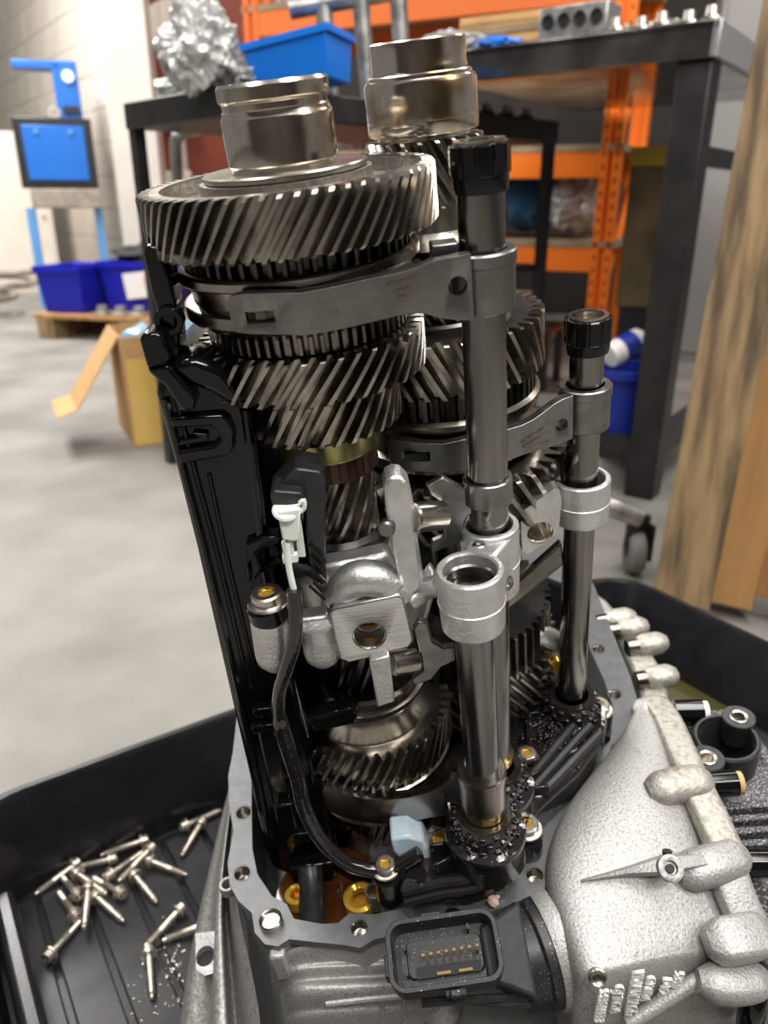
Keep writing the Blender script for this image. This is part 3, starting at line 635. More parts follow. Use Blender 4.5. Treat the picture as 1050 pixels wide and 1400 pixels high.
gp('synchro_sleeve', B().lathe(AX, [(.03, -.3685), (.0515, -.3685), (.0530, -.3695), (.0530, -.3725), (.0510, -.3735), (.0500, -.3800), (.0485, -.3810), (.0485, -.4000), (.0500, -.4020), (.03, -.4020)], 84), 'synchro_steel')
gp('helical_gear', B().gear(AX, -.436, -.408, .0400, .005, 38, .25, .02, 5, .001), 'oily_gear')
gp('bearing_seat', B().cyl((0, 0, -.50), (0, 0, -.434), .034, ch=.002), 'grey_part')
# --- right gear shaft, behind
gp('shaft_sleeve', B().lathe(BX, [(0, .0445), (.0215, .0445), (.0225, .0485), (.0243, .0485), (.0250, .0477), (.0250, .0368), (.0254, .0360), (.0254, .0340), (.0240, .0335), (.02, .0335)], 72), 'bearing_steel')
gp('bearing_race', B().lathe(BX, [(.02, .0338), (.0265, .0338), (.0275, .0330), (.0278, .0315), (.0290, .0312), (.0302, .0290), (.0302, .0130), (.0299, .0128), (.0299, .0122), (.0302, .0120), (.0302, .0064), (.0296, .0054), (.0255, .0050), (.0255, .0030), (.015, .0030)], 72), 'bearing_steel')
gp('shaft', B().cyl(BX + V((0, 0, -.46)), BX + V((0, 0, .03)), .0185), 'dark_steel')
gp('pinion', B().gear(BX, -.0300, .0030, .0325, .0062, 22, -.62, .012, 8, .0012, .12, .36), 'gear_steel')
gp('collar', B().lathe(BX, [(.012, -.029), (.0265, -.029), (.0270, -.0430), (.0330, -.0490), (.0345, -.0510), (.012, -.053)], 56), 'ring_steel')
gp('helical_gear', B().gear(BX, -.0900, -.0540, .0410, .0068, 32, -.45, .02, 6, .001, .11, .36), 'gear_steel')
gp('collar', B().lathe(BX, [(.02, -.0895), (.043, -.0895), (.045, -.0910), (.045, -.0950), (.02, -.0950)], 56), 'dark_steel')
gp('helical_gear', B().gear(BX, -.1265, -.0942, .0645, .0078, 42, -.27, .045, 6, .001, .15, .34), 'gear_steel')
gp('dog_ring', B().gear(BX, -.1420, -.1260, .0585, .0035, 54, 0, .03, 2, .001, .2, .36), 'dark_steel')
gp('synchro_sleeve', B().lathe(BX, [(.03, -.1410), (.0590, -.1410), (.0615, -.1430), (.0615, -.1465), (.0600, -.1475), (.0600, -.1495), (.0570, -.1505), (.0570, -.1650), (.0610, -.1670), (.0610, -.1740), (.059, -.1760), (.03, -.1760)], 84), 'synchro_steel')
gp('helical_gear', B().gear(BX, -.2140, -.1785, .0790, .0098, 44, -.28, .04, 6, .001, .15, .34), 'gear_steel')
gp('dog_ring', B().gear(BX, -.342, -.306, .0680, .004, 52, 0, .03, 2, .001), 'dark_steel')
gp('helical_gear', B().gear(BX, -.374, -.340, .0725, .0075, 50, -.33, .03, 6, .001, .11, .36), 'gear_steel')
gp('spur_gear', B().gear(BX, -.455, -.395, .0515, .0055, 36, 0, .02, 3, .0015), 'ring_steel')
# --- selector rods
class Rod:
    def __init__(s, p0, p1, y): s.a, s.b = at(*p0, y=y), at(*p1, y=y)
    def on(s, z): k = (z - s.a.z) / (s.b.z - s.a.z); p = s.a + (s.b - s.a) * k; return V((p.x, p.y, 0))
def rod(c, r, z0, z1, cap=None):
    a, b_ = c.on(z0), c.on(z1); a.z, b_.z = z0, z1
    o = gp('selector_rod', B().cyl(a, b_, r, ch=.001, seg=40), 'rod_steel')
    if cap:
        rc, zb, zt = cap; cc = c.on((zb + zt) / 2)
        gp('end_cap', B().gear(cc, zb + .003, zt - .0012, rc, .0007, 12, 0, rc * .70, 2, .0008, .36, .42).lathe(cc, [(r * .9, zb - .0035), (rc * .88, zb - .0035), (rc * .93, zb), (rc * .93, zb + .004)], 40), 'gloss_black', o, label='glossy black fluted end cap', bevel=.0004)
        gp('cap_insert', B().lathe(cc, [(rc * .84, zt - .0025), (rc * .84, zt), (rc * .66, zt), (rc * .62, zt - .002), (rc * .62, zt - .006), (0, zt - .006)], 40), 'ring_steel', o, label='bright metal ring in the end cap')
    return o
R1, R2, R3 = Rod((656, 222), (677, 1055), -.045), Rod((803, 470), (781, 955), .03), Rod((645, 800), (660, 1080), -.080)
z1t, z1b = at(655, 190, y=-.045).z, at(655, 250, y=-.045).z
rod(R1, .0103, ZP, z1t - .006, (.0130, z1b, z1t))
z2 = at(802, 430, y=.03).z; z2b = at(802, 473, y=.03).z
rod(R2, .0100, ZP, z2 - .006, (.0136, z2b, z2))
rod(R3, .0104, ZP, at(645, 800, y=-.08).z)
# --- shift forks
def fork(st, boss, rb, zb, name='shift_fork', m='fork_steel'):
    o = gp(name, B().strip(st), m, bevel=.0009)
    z0, z1 = zb; cc = boss.on((z0 + z1) / 2)
    gp('fork_boss', B().lathe(cc, [(rb * .76, z0), (rb - .0008, z0), (rb, z0 + .0010), (rb, z1 - .0062), (rb + .0008, z1 - .0056), (rb + .0008, z1 - .0008), (rb, z1), (rb * .76, z1)], 48), m, o)
    return o
st = []
for px, t, b_ in ((318, 412, 448), (322, 404, 455), (340, 401, 457), (375, 400, 458), (408, 400, 459), (412, 401, 459), (440, 396, 455), (500, 383, 442), (540, 375, 432), (562, 369, 428), (580, 362, 430), (600, 355, 436), (622, 351, 438), (645, 346, 438)):
    y = -math.sqrt(max(0, .0655 ** 2 - (at(px, 420, y=-.06).x) ** 2)) if px < 410 else -.0655 + .007 * (px - 410) / 235
    a, c = at(px, t, y=y - .003), at(px, b_, y=y - .003); st.append(((a.x + c.x) / 2, y, c.z, a.z, .006))
f1 = fork(st, R1, .0147, (at(675, 432, y=-.058).z, at(675, 347, y=-.058).z))
def hole_on(o, px, py, y, r, m='dark_steel', sq=None):
    p = at(px, py, y=y)
    if sq: cut(o, gb(B().box(p, (sq[0], .012, sq[1]))))
    else: cut(o, gb(B().cyl(p + V((0, -.012, 0)), p + V((0, .012, 0)), r, seg=24)))
    return p
p = hole_on(f1, 626, 391, -.062, .0042)
p = hole_on(f1, 357, 430, -.062, 0, sq=(.0125, .0052))
gp('slide_pad', B().box(p + V((.002, .0018, 0)), (.0085, .005, .005)).cyl(p + V((.001, -.002, 0)), p + V((.001, .001, 0)), .0017, seg=14), 'oily_gear', f1)
gp('boss_lip', B().box(at(607, 344, y=-.045), (.012, .012, .009)), 'fork_steel', f1, bevel=.001)
# worn stamping on the fork, upside down as in the photo
def stamp(txt, px, py, px2, py2, y, size, par):
    a, b_ = at(px, py, y=y), at(px2, py2, y=y); xd = (b_ - a); xd.y = 0
    text_mesh('stamped_text', txt, size, a, xd, V((0, 0, -1)), 'rust_ink', par, .00015, -BASE)
stamp('1338A/HSNEI', 580, 378, 530, 390, -.0668, .0028, f1)
stamp('C 3 0P/W', 580, 388, 545, 397, -.0668, .0030, f1)
stamp('HS', 462, 420, 450, 423, -.0672, .0038, f1)
stamp('3494', 560, 404, 530, 411, -.0670, .0026, f1)
st = []
for px, t, b_ in ((536, 606, 634), (541, 601, 640), (556, 602, 644), (580, 606, 646), (610, 607, 646), (640, 600, 642), (668, 594, 635), (692, 588, 630), (712, 582, 623), (728, 574, 618), (742, 564, 614), (756, 553, 610), (768, 546, 606), (782, 541, 600)):
    x = at(px, 610, y=.01).x; y = .07 - math.sqrt(max(0, .0665 ** 2 - (x - .0725) ** 2)) if px < 690 else None
    if y is None: y = .0055 + .011 * (px - 690) / 92
    y = max(.002, min(y, .03)); a, c = at(px, t, y=y - .003), at(px, b_, y=y - .003); st.append(((a.x + c.x) / 2, y, c.z, a.z, .006))
f2 = fork(st, R2, .0150, (at(803, 597, y=.015).z, at(803, 538, y=.015).z))
hole_on(f2, 768, 581, .012, .0040)
p = hole_on(f2, 569, 626, .003, 0, sq=(.016, .0058))
gp('slide_pad', B().box(p + V((0, .003, 0)), (.013, .004, .005)), 'dark_steel', f2)
stamp('64IDXYF', 735, 596, 711, 603, .0048, .0026, f2)
stamp('6INHAHGHG', 750, 601, 711, 611, .0048, .0026, f2)
stamp('0HPCN', 750, 588, 736, 592, .0062, .0022, f2)
st = []
for px, t, b_ in ((447, 1080, 1102), (452, 1074, 1110), (470, 1083, 1118), (500, 1090, 1124), (530, 1093, 1126), (560, 1090, 1123), (590, 1083, 1117), (606, 1075, 1115), (620, 1066, 1113), (636, 1066, 1110), (652, 1068, 1106)):
    x = at(px, 1095, y=-.05).x; y = -math.sqrt(max(0, .0555 ** 2 - x * x)) if px < 540 else -.0555 - .021 * (px - 540) / 112
    a, c = at(px, t, y=y - .003), at(px, b_, y=y - .003); st.append(((a.x + c.x) / 2, y, c.z, a.z, .007))
zb3, zt3 = at(656, 1120, y=-.092).z, at(656, 1074, y=-.092).z
f3 = fork(st, R3, .0138, (zb3, zt3), m='synchro_steel')
hole_on(f3, 618, 1098, -.070, .0050)
gp('rod_seal', B().ring(R3.on(zb3), .0132, .009, zb3 - .007, zb3 + .001), 'brass', label='brass seal ring under the fork boss')
gp('rod_seal', B().ring(R1.on(-.37), .0122, .0085, at(688, 1052, y=-.055).z, at(688, 1043, y=-.055).z), 'brass', label='brass seal ring on the rear rod')
# --- detent brackets (dark steel plates reaching from the rods)
def plate(name, pts, y, th, m, par=None, bevel=.001, label=None, holes=()):
    q = [at(a, b_, y=y) for a, b_ in pts]; hs = [[at(hx, hy, y=y) + V((r * math.cos(2 * math.pi * k / 18), 0, r * math.sin(2 * math.pi * k / 18))) for k in range(18)] for hx, hy, r in holes]
    return gp(name, B().prism(q, (0, th, 0), hs), m, par, bevel=bevel, label=label)
br = plate('rod_bracket', [(583, 665), (605, 653), (625, 664), (640, 670), (655, 664), (680, 662), (688, 668), (686, 698), (650, 702), (640, 706), (634, 720), (630, 742), (592, 757), (590, 742), (607, 735), (606, 690), (588, 678)], -.048, .005, 'fork_steel')
gp('bracket_boss', B().ring(R1.on(-.16), .0128, .0103, at(668, 700, y=-.057).z, at(668, 666, y=-.057).z), 'fork_steel', br)
plate('rod_bracket', [(565, 862), (572, 850), (585, 852), (592, 878), (606, 886), (622, 884), (622, 904), (604, 912), (590, 930), (566, 938), (563, 930), (580, 918), (572, 885)], -.068, .005, 'fork_steel')
gp('dowel_pin', B().cyl(at(562, 708, y=-.062), at(604, 704, y=-.050), .0078, ch=.001), 'ring_steel')
gp('dowel_pin', B().cyl(at(536, 908, y=-.072), at(570, 902, y=-.066), .0066, ch=.001), 'ring_steel')
# --- bright castings in the middle
gc = gp('bearing_bracket', B().prism([at(437, 775, y=-.045), at(470, 770, y=-.045), at(532, 758, y=-.045), at(548, 790, y=-.045), at(580, 800, y=-.045), at(592, 782, y=-.045), at(600, 800, y=-.045), at(585, 850, y=-.045), at(560, 868, y=-.045), at(556, 900, y=-.045), at(470, 905, y=-.045), at(440, 860, y=-.045)], (0, .015, 0)), 'cast_aluminium', bevel=.004)
gp('bracket_body', B().lathe(AX, [(.012, -.2052), (.036, -.2052), (.040, -.210), (.041, -.258), (.012, -.258)], 48), 'cast_aluminium', gc, bevel=.002)
pts = [(450, 838), (456, 832), (545, 813), (552, 818), (566, 876), (562, 884), (476, 907), (464, 902)]
lug = plate('milled_lug', pts, -.0705, .022, 'milled_aluminium', gc, .0014, 'brushed milled face with a round hole')
p = hole_on(lug, 505, 866, -.068, .0088)
gp('lug_bore', B().lathe(p + V((0, -.001, 0)), [(.0092, -.0005), (.0083, .0003), (.0083, .014), (0, .014)], 32, (0, 1, 0)), 'ring_steel', lug, label='bright bore with a golden oil film inside')
gp('oil_film', B().lathe(p + V((0, .0105, .0035)), [(.0068, -.0005), (.0078, .0), (.0078, .0015), (.0066, .0015)], 28, (0, 1, 0)), 'oil_gold', lug)
arm = plate('lever_arm', [(524, 668), (528, 657), (537, 651), (549, 653), (560, 664), (566, 690), (572, 740), (579, 788), (577, 806), (562, 818), (548, 810), (543, 780), (530, 720)], -.066, .016, 'cast_aluminium', gc, .0022)
p = at(533, 723, y=-.068)
gp('arm_pin', B().cyl(p + V((-.002, -.001, 0)), p + V((-.001, .004, 0)), .0045, ch=.001), 'fork_steel', arm)
gp('saddle', B().tube([at(464, 818, y=-.055), at(480, 796, y=-.06), at(505, 790, y=-.062), at(530, 800, y=-.06), at(548, 815, y=-.06)], .010, 16), 'cast_aluminium', gc)
gp('rib', B().tube([at(524, 822, y=-.066), at(548, 796, y=-.066)], .0028, 10), 'cast_aluminium', gc)
gp('rib', B().tube([at(560, 822, y=-.062), at(580, 806, y=-.060), at(604, 800, y=-.07)], .006, 12), 'cast_aluminium', gc)
plate('stop_bar', [(505, 905), (533, 897), (540, 960), (516, 968)], -.075, .013, 'cast_aluminium', gc, .0012)
for px, y, top, bot, r in ((373, -.062, 843, 900, .0112), (437, -.052, 850, 895, .0108)):
    a, b_ = at(px - 3, top, y=y), at(px + 5, bot, y=y)
    gp('mount_post', B().lathe(b_, [(0, -.006), (r * .6, -.005), (r * .95, 0), (r, .004), (r, (a - b_).length), (0, (a - b_).length)], 32, a - b_), 'cast_aluminium', gc)
gp('web', B().prism([at(388, 852, y=-.056), at(450, 842, y=-.056), at(462, 862, y=-.056), at(448, 875, y=-.056), at(420, 866, y=-.056), at(390, 876, y=-.056)], (0, .012, 0)), 'cast_aluminium', gc, bevel=.002)
# the two rings of the rod guide
z0 = at(672, 715, y=-.045).z; p3 = at(642, 776, z=z0)
class Fix:
    def __init__(s, p): s.p = V((p.x, p.y, 0))
    def on(s, z): return s.p
def guide(name, c, ro, ri, zt, zb, par=None):
    cc = c.on(zt); zm = zb + (zt - zb) * .47
    return gp(name, B().lathe(cc, [(ri, zb), (ro - .0013, zb), (ro - .0006, zb + .001), (ro, zm - .0004), (ro + .0005, zm), (ro, zm + .0004), (ro, zt - .0008), (ro - .0008, zt), (ri + .0008, zt), (ri, zt - .0012), (ri, zb)], 56), 'cast_aluminium', par)
rg = guide('rod_guide', R1, .0158, .0122, z0, z0 - .043)
guide('guide_ring', Fix(p3), .0168, .0134, z0 - .0005, at(642, 884, y=p3.y - .0165).z, rg)
gp('guide_web', B().prism([V((p3.x + .014, p3.y + .010, z0 - .0025)), R1.on(z0) + V((.012, -.010, z0 - .0025)), R1.on(z0) + V((-.013, -.007, z0 - .0025)), V((p3.x - .002, p3.y + .0155, z0 - .0025))], (0, 0, -.036)), 'cast_aluminium', rg, bevel=.002)
p = at(655, 746, z=z0 - .003)
gp('screw', B().lathe(p, [(0, -.004), (.0036, -.004), (.0036, .0006), (.0028, .0012), (.0014, .0012), (.0012, -.0004), (0, -.0004)], 20), 'ring_steel', rg)
p = at(692, 798, y=-.062)
gp('screw', B().lathe(p, [(0, -.004), (.0050, -.004), (.0050, .0010), (.0030, .0018), (.0016, .0018), (.0012, 0), (0, 0)], 20, (.6, -.8, 0)), 'ring_steel', rg)
gp('guide_liner', B().lathe((p3.x, p3.y, 0), [(.0135, z0 - .007), (.0122, z0 - .008), (.0122, z0 - .020), (0, z0 - .022)], 40), 'rod_steel', rg, label='polished liner inside the open ring')
zr2, zb2 = at(795, 648, y=.03).z, at(792, 729, y=.012).z
rg2 = guide('rod_guide', R2, .0182, .0145, zr2 - .002, zb2)
l2 = plate('guide_lug', [(712, 704), (716, 698), (758, 668), (765, 670), (768, 684), (764, 722), (756, 734), (722, 758), (714, 754)], .005, .016, 'cast_aluminium', rg2, .0016)
hole_on(l2, 737, 726, .008, .0082)
p = at(737, 726, y=.008); gp('lug_bore', B().lathe(p, [(.0084, 0), (.0078, .0006), (.0078, .011), (0, .011)], 28, (0, 1, 0)), 'bearing_steel', l2)
gp('guide_arm', B().prism([at(712, 700, y=.02), at(745, 668, y=.02), at(762, 672, y=.02), at(752, 700, y=.02), at(715, 735, y=.02)], (0, .03, 0)), 'cast_aluminium', rg2, bevel=.003)
plate('guide_arm', [(686, 806), (712, 792), (768, 742), (772, 772), (722, 812), (688, 840)], .028, .007, 'synchro_steel', rg2, .0015)
# --- black side cover with its clips, on the left
cov = gp('side_cover', B().prism([at(a, b_, y=-.035) for a, b_ in ((212, 540), (216, 520), (232, 505), (262, 498), (304, 512), (334, 546), (345, 580), (362, 690), (368, 760), (392, 880), (420, 990), (440, 1078), (462, 1160), (464, 1182), (446, 1196), (400, 1200), (374, 1190), (362, 1165), (340, 1060), (314, 950), (268, 750), (240, 640), (222, 575))], (0, .085, 0)), 'gloss_black', bevel=.004)
def cl(pts, y, r, name='cover_ridge', m='gloss_black'): return gp(name, B().tube([at(a, b_, y=y) for a, b_ in pts], r, 8, 4), m, cov)
cl([(226, 545), (250, 640), (282, 760), (325, 940), (350, 1050), (372, 1160)], -.0355, .0022)
cl([(240, 540), (266, 640), (298, 760), (341, 940), (352, 985)], -.0355, .0014)
cl([(334, 560), (352, 690), (362, 780), (386, 890), (414, 1000), (434, 1080)], -.0355, .0022)
cl([(286, 648), (310, 760), (350, 925)], -.0355, .0012)
cl([(365, 1000), (385, 1085), (402, 1150)], -.036, .0018)
plate('cover_step', [(348, 985), (372, 980), (392, 1060), (412, 1150), (400, 1170), (382, 1150)], -.0395, .006, 'gloss_black', cov, .002)
plate('u_clip', [(231, 572), (303, 567), (313, 574), (321, 592), (321, 612), (312, 624), (246, 636), (241, 618), (292, 610), (301, 600), (299, 590), (288, 584), (236, 586)], -.0395, .006, 'gloss_black', cov, .0015)
plate('clip_tongue', [(243, 610), (285, 603), (283, 594), (262, 592), (272, 598), (245, 603)], -.0385, .005, 'gloss_black', cov, .0006)
plate('cover_tab', [(190, 465), (195, 456), (212, 455), (224, 460), (233, 492), (226, 500), (201, 504)], -.045, .016, 'gloss_black', cov, .0015)
plate('cover_neck', [(199, 503), (229, 498), (262, 535), (268, 560), (250, 566), (226, 530), (205, 512)], -.044, .016, 'gloss_black', cov, .002)
plate('cover_ear', [(195, 342), (202, 334), (216, 336), (222, 350), (235, 385), (243, 430), (246, 480), (240, 498), (228, 492), (222, 450), (206, 400)], -.034, .020, 'gloss_black', cov, .003)
gp('ear_bushing', B().ring(at(232, 438, y=-.035), .0068, .004, -.003, .004, 24, (0, 1, 0)), 'gloss_black', cov)
plate('cover_bridge', [(226, 500), (262, 488), (306, 505), (330, 535), (345, 565), (320, 560), (290, 540), (258, 528)], -.043, .03, 'gloss_black', cov, .004)
plate('latch', [(336, 745), (360, 735), (382, 733), (382, 742), (352, 752), (340, 770), (344, 798), (336, 792)], -.040, .01, 'gloss_black', cov, .0008)
gp('pocket_ring', B().ring(at(398, 806, y=-.034), .022, .0205, -.003, .005, 40, (0, 1, 0)), 'gloss_black', cov)
for a, b_, w_, h_ in ((360, 968, .012, .006), (365, 990, .018, .006), (398, 1055, .012, .002), (412, 1140, .010, .010), (436, 1140, .006, .012), (390, 1095, .010, .002)):
    gp('cover_clip', B().box(at(a, b_, y=-.041), (w_, .008, h_)), 'gloss_black', cov, bevel=.0008)
plate('cover_foot', [(395, 1190), (455, 1180), (462, 1196), (455, 1206), (400, 1212)], -.046, .012, 'gloss_black', cov, .002)
gp('drain_pipe', B().tube([at(424, 1185, z=-.432), at(426, 1215, z=-.440), at(428, 1285, z=-.462)], .0088, 16), 'satin_black', label='black ribbed pipe into the sump')
# splash guard at the lower left, then sheets that darken behind the gears
plate('splash_guard', [(420, 985), (480, 968), (490, 975), (487, 990), (430, 1002)], -.052, .012, 'gloss_black', None, .0015)
plate('shade_back', [(300, 560), (470, 575), (600, 600), (640, 800), (640, 1050), (600, 1130), (440, 1100), (350, 900)], .155, .006, 'satin_black', cov)  # added black sheet standing in for shade between the gear stacks
plate('shade_wall', [(345, 560), (430, 560), (470, 800), (520, 1000), (520, 1120), (450, 1120), (380, 860)], .055, .005, 'satin_black', cov)  # added black sheet standing in for shade beside the left stack
# --- sensor housing, white plug, cable
sh = plate('sensor_housing', [(367, 680), (404, 640), (438, 645), (445, 660), (446, 800), (441, 815), (428, 800), (420, 745), (418, 690)], -.062, .022, 'satin_black', None, .0016)
plate('sensor_block', [(369, 678), (375, 671), (412, 674), (419, 686), (416, 693), (372, 692)], -.069, .016, 'satin_black', sh, .0012)
for k in range(5): gp('housing_rib', B().tube([at(423, 745 + 14 * k, y=-.064), at(444, 768 + 13 * k, y=-.064)], .0009, 6), 'gloss_black', sh)
wpg = plate('white_plug', [(379, 700), (411, 695), (409, 738), (405, 741), (386, 739)], -.074, .010, 'white_plastic', None, .0012, 'translucent white plug on the sensor')
gp('plug_flange', B().lathe(at(391, 697, y=-.070), [(0, -.001), (.0060, -.001), (.0068, 0), (.0060, .0012), (0, .0012)], 28, (.15, -.5, 1)), 'white_plastic', wpg)
gp('plug_clip', B().tube([at(410, 700, y=-.072), at(416, 694, y=-.072), at(415, 684, y=-.072), at(410, 688, y=-.072)], .0012, 8, 3), 'white_plastic', wpg)
gp('plug_tail', B().box(at(397, 762, y=-.070), (.0075, .004, .004)).box(at(390, 752, y=-.070), (.002, .003, .010)).box(at(399, 752, y=-.070), (.002, .003, .010)), 'white_plastic', wpg)
plate('plug_guide', [(405, 742), (411, 712), (418, 762), (407, 762)], -.066, .003, 'white_plastic', wpg, .0004)
gp('white_wire', B().tube([at(393, 742, y=-.072), at(395, 775, y=-.073), at(403, 812, y=-.074)], .0017, 10), 'white_plastic', label='bare white wire')
gp('cable', B().tube([at(402, 806, y=-.075), at(404, 840, y=-.077), at(401, 880, y=-.077), at(390, 920, y=-.076), at(382, 950, y=-.074), at(383, 985, y=-.072), at(396, 1030, y=-.071), at(407, 1065, y=-.071), at(416, 1105, y=-.073), at(440, 1150, y=-.078), at(475, 1180, y=-.081), at(515, 1190, y=-.083), at(545, 1182, y=-.083), at(574, 1166, y=-.082)], [.0040] * 6 + [.0047] * 10, 16), 'oil_black', label='black oily sleeved cable')
bsn = plate('speed_sensor', [(534, 1148), (560, 1144), (580, 1150), (590, 1170), (597, 1190), (592, 1200), (566, 1208), (557, 1205), (550, 1180), (538, 1166)], -.078, .018, 'blue_plastic', None, .002, 'pale blue plastic sensor')
plate('sensor_recess', [(564, 1182), (584, 1176), (590, 1194), (568, 1199)], -.0795, .003, 'blue_plastic', bsn, .0008)
# torx bolts in the gearbox
def torx(px, py, y, r, axis=(0, 0, 1), m='bolt_steel', oil=True):
    p = at(px, py, y=y)
    o = gp('torx_bolt', B().lathe(p, [(0, -.0045), (r * 1.2, -.0045), (r * 1.28, -.0035), (r * 1.2, -.0026), (r * .96, -.0022), (r * .96, .0022), (r * .84, .0030), (r * .52, .0030), (r * .48, .001), (0, .001)], 28, axis), m)
    q = B()
    for k in range(6):
        a = k * math.pi / 3; q.cyl(p + V((r * .32 * math.cos(a), r * .32 * math.sin(a), .0008)), p + V((r * .32 * math.cos(a), r * .32 * math.sin(a), .0018)), r * .16, seg=10)
    gp('torx_socket', q.cyl(p, p + V((0, 0, .0018)), r * .3, seg=16), 'oil_gold' if oil else 'oily_gear', o, label='socket filled with golden oil')
torx(365, 815, -.062, .0088)
gp('post_collar', B().lathe(at(369, 843, y=-.062), [(0, 0), (.0108, 0), (.0106, .008), (.009, .010), (0, .010)], 28, (-.1, 0, 1)), 'gloss_black')
# --- black oil-wet cover plate at the foot of the rods
def pz(a, b_): return at(a, b_, z=ZP)
plp = [(545, 1212), (556, 1228), (590, 1222), (640, 1216), (690, 1196), (716, 1150), (735, 1108), (790, 1058), (826, 1010), (830, 965), (800, 930), (770, 905), (740, 890), (690, 900), (650, 960), (610, 1030), (600, 1100), (560, 1165)]
bp_ = gp('valve_cover', B().prism([pz(*q) for q in plp], (0, 0, -.024)), 'oil_black', bevel=.003, label='black plastic cover wet with oil')
lip = [(552, 1222), (600, 1210), (640, 1204), (686, 1188), (706, 1152), (726, 1104), (782, 1052), (818, 1008), (822, 970)]
gp('cover_lip', B().tube([pz(*q) + V((0, 0, .002)) for q in lip], .0042, 10), 'oil_black', bp_)
gp('sealing_bead', B().tube([pz(a - 0, b_ + 10) + V((0, 0, -.002)) for a, b_ in lip[:5]], .003, 10), 'oil_black', bp_)
for (c, zt) in ((R3, zb3 - .0075), (R1, at(688, 1050, y=-.05).z - .002), (R2, at(781, 962, y=.02).z)):
    zt = min(max(zt, ZP + .016), ZP + .055); cc = c.on(zt)
    so = gp('rod_socket', B().lathe(cc, [(.0125, zt), (.0172, zt), (.0188, zt - .003), (.0205, zt - .015), (.0250, zt - .017), (.0256, zt - .0185), (.0256, zt - .021), (.0240, zt - .022), (.0250, ZP)], 40), 'oil_black', bp_)
    q = B()
    for row in range(3):
        for k in range(14):
            a = 2 * math.pi * (k + .5 * (row % 2)) / 14; z = zt - .0135 + .0052 * row; rr = .0206 - .0008 * row
            q.box(cc + V((rr * math.cos(a), rr * math.sin(a), z)), (.0034, .0042, .0030), Matrix.Rotation(a, 3, 'Z'))
    gp('socket_peg', q, 'oil_black', so, kind='stuff', bevel=.0006)
    q = B()
    for k in range(16):
        a = 2 * math.pi * k / 16
        pf = cc + V((.034 * math.cos(a), .034 * math.sin(a), ZP + .003))
        if inside(pf, [pz(*p_) for p_ in plp]): q.box(pf - V((.004 * math.cos(a), .004 * math.sin(a), -(zt - .024 - ZP) * .3)), (.012, .0018, max(.008, (zt - .024 - ZP) * .8)), Matrix.Rotation(a, 3, 'Z'))
    gp('socket_fin', q, 'oil_black', so, kind='stuff', bevel=.0005)
q = B()
rnd = random.Random(3)
for k in range(420):
    a, b_ = rnd.choice(((705, 1100), (660, 1180), (700, 1160), (760, 1030), (800, 1000), (730, 980), (640, 1165), (620, 1150), (740, 1010), (770, 1020))); a += rnd.gauss(0, 16); b_ += rnd.gauss(0, 14)
    q.ball(pz(a, b_) + V((0, 0, rnd.uniform(.0005, .007))), rnd.uniform(.0008, .0018), 1, (1, 1, .8)) if inside(pz(a, b_), [pz(*p_) for p_ in plp]) else None
gp('glint_beads', q, 'oil_black', bp_, kind='stuff', smooth=180)  # glossy balls added to catch small glints on the cover
for a0, a1 in (((742, 1092), (820, 1010)), ((730, 1085), (806, 1000)), ((719, 1079), (792, 990))):
    gp('cover_rib', B().tube([pz(*a0) + V((0, 0, .006)), pz(*a1) + V((0, 0, .006))], .0036, 8), 'satin_black', bp_)
for pts in (((620, 1170), (634, 1158), (650, 1146)), ((640, 1150), (690, 1110)), ((720, 1050), (790, 1035)), ((724, 1030), (724, 985))):
    gp('cover_rib', B().tube([pz(*q_) + V((0, 0, .005)) for q_ in pts], .0026, 8), 'oil_black', bp_)
def torxz(px, py, z, r):
    p = at(px, py, z=z); torx(px, py, p.y, r); gp('bolt_sleeve', B().cyl(p + V((0, 0, -.03)), p + V((0, 0, -.0095)), r * 1.3), 'oil_black')
for a, b_, z, r in ((720, 1032, -.398, .0074), (720, 1128, -.400, .0082), (819, 966, -.400, .0082), (599, 1150, -.397, .0074), (527, 1184, -.397, .0068)): torxz(a, b_, z, r)
# clutter in the dark around the lower right gears
gp('oil_rail', B().tube([at(700, 880, y=.03), at(735, 868, y=.035), at(765, 880, y=.045)], .008, 12).tube([at(712, 905, y=.03), at(770, 893, y=.05)], .005, 10), 'cast_aluminium')
gp('oil_plug', B().cyl(at(757, 905, y=.04), at(760, 912, y=.035), .006, seg=18), 'oil_gold', label='amber plug')
gp('bearing_outer', B().lathe(AX + V((.0, 0, 0)), [(.05, -.47), (.056, -.47), (.056, -.45), (.05, -.45)], 56), 'dark_steel')
# --- housing: sealing flange, walls, sump
fo = [(340, 900), (326, 960), (318, 1030), (312, 1060), (313, 1100), (319, 1135), (311, 1180), (314, 1210), (326, 1232), (344, 1248), (348, 1275), (362, 1291), (380, 1294), (395, 1284), (430, 1288), (470, 1292), (492, 1296), (512, 1284), (540, 1278), (620, 1262), (700, 1236), (745, 1215), (752, 1175), (765, 1125), (800, 1085), (848, 1036), (868, 992), (872, 958), (862, 925), (846, 885), (830, 845), (812, 800), (790, 760), (700, 730), (560, 745), (430, 810)]
fi = [(352, 935), (344, 1030), (344, 1100), (345, 1160), (352, 1195), (372, 1225), (392, 1236), (402, 1256), (440, 1263), (462, 1262), (478, 1248), (510, 1250), (560, 1240), (690, 1204), (728, 1152), (745, 1106), (798, 1058), (834, 1012), (838, 965), (826, 930), (808, 890), (796, 850), (776, 800), (700, 770), (560, 785), (440, 850)]
FO = [at(a, b_, z=ZF) for a, b_ in fo]; FI = [at(a, b_, z=ZF) for a, b_ in fi]
hl = [(333, 1111), (331, 1194), (371, 1262), (491, 1268), (619, 1247), (731, 1196), (846, 1024), (840, 949), (818, 887)]
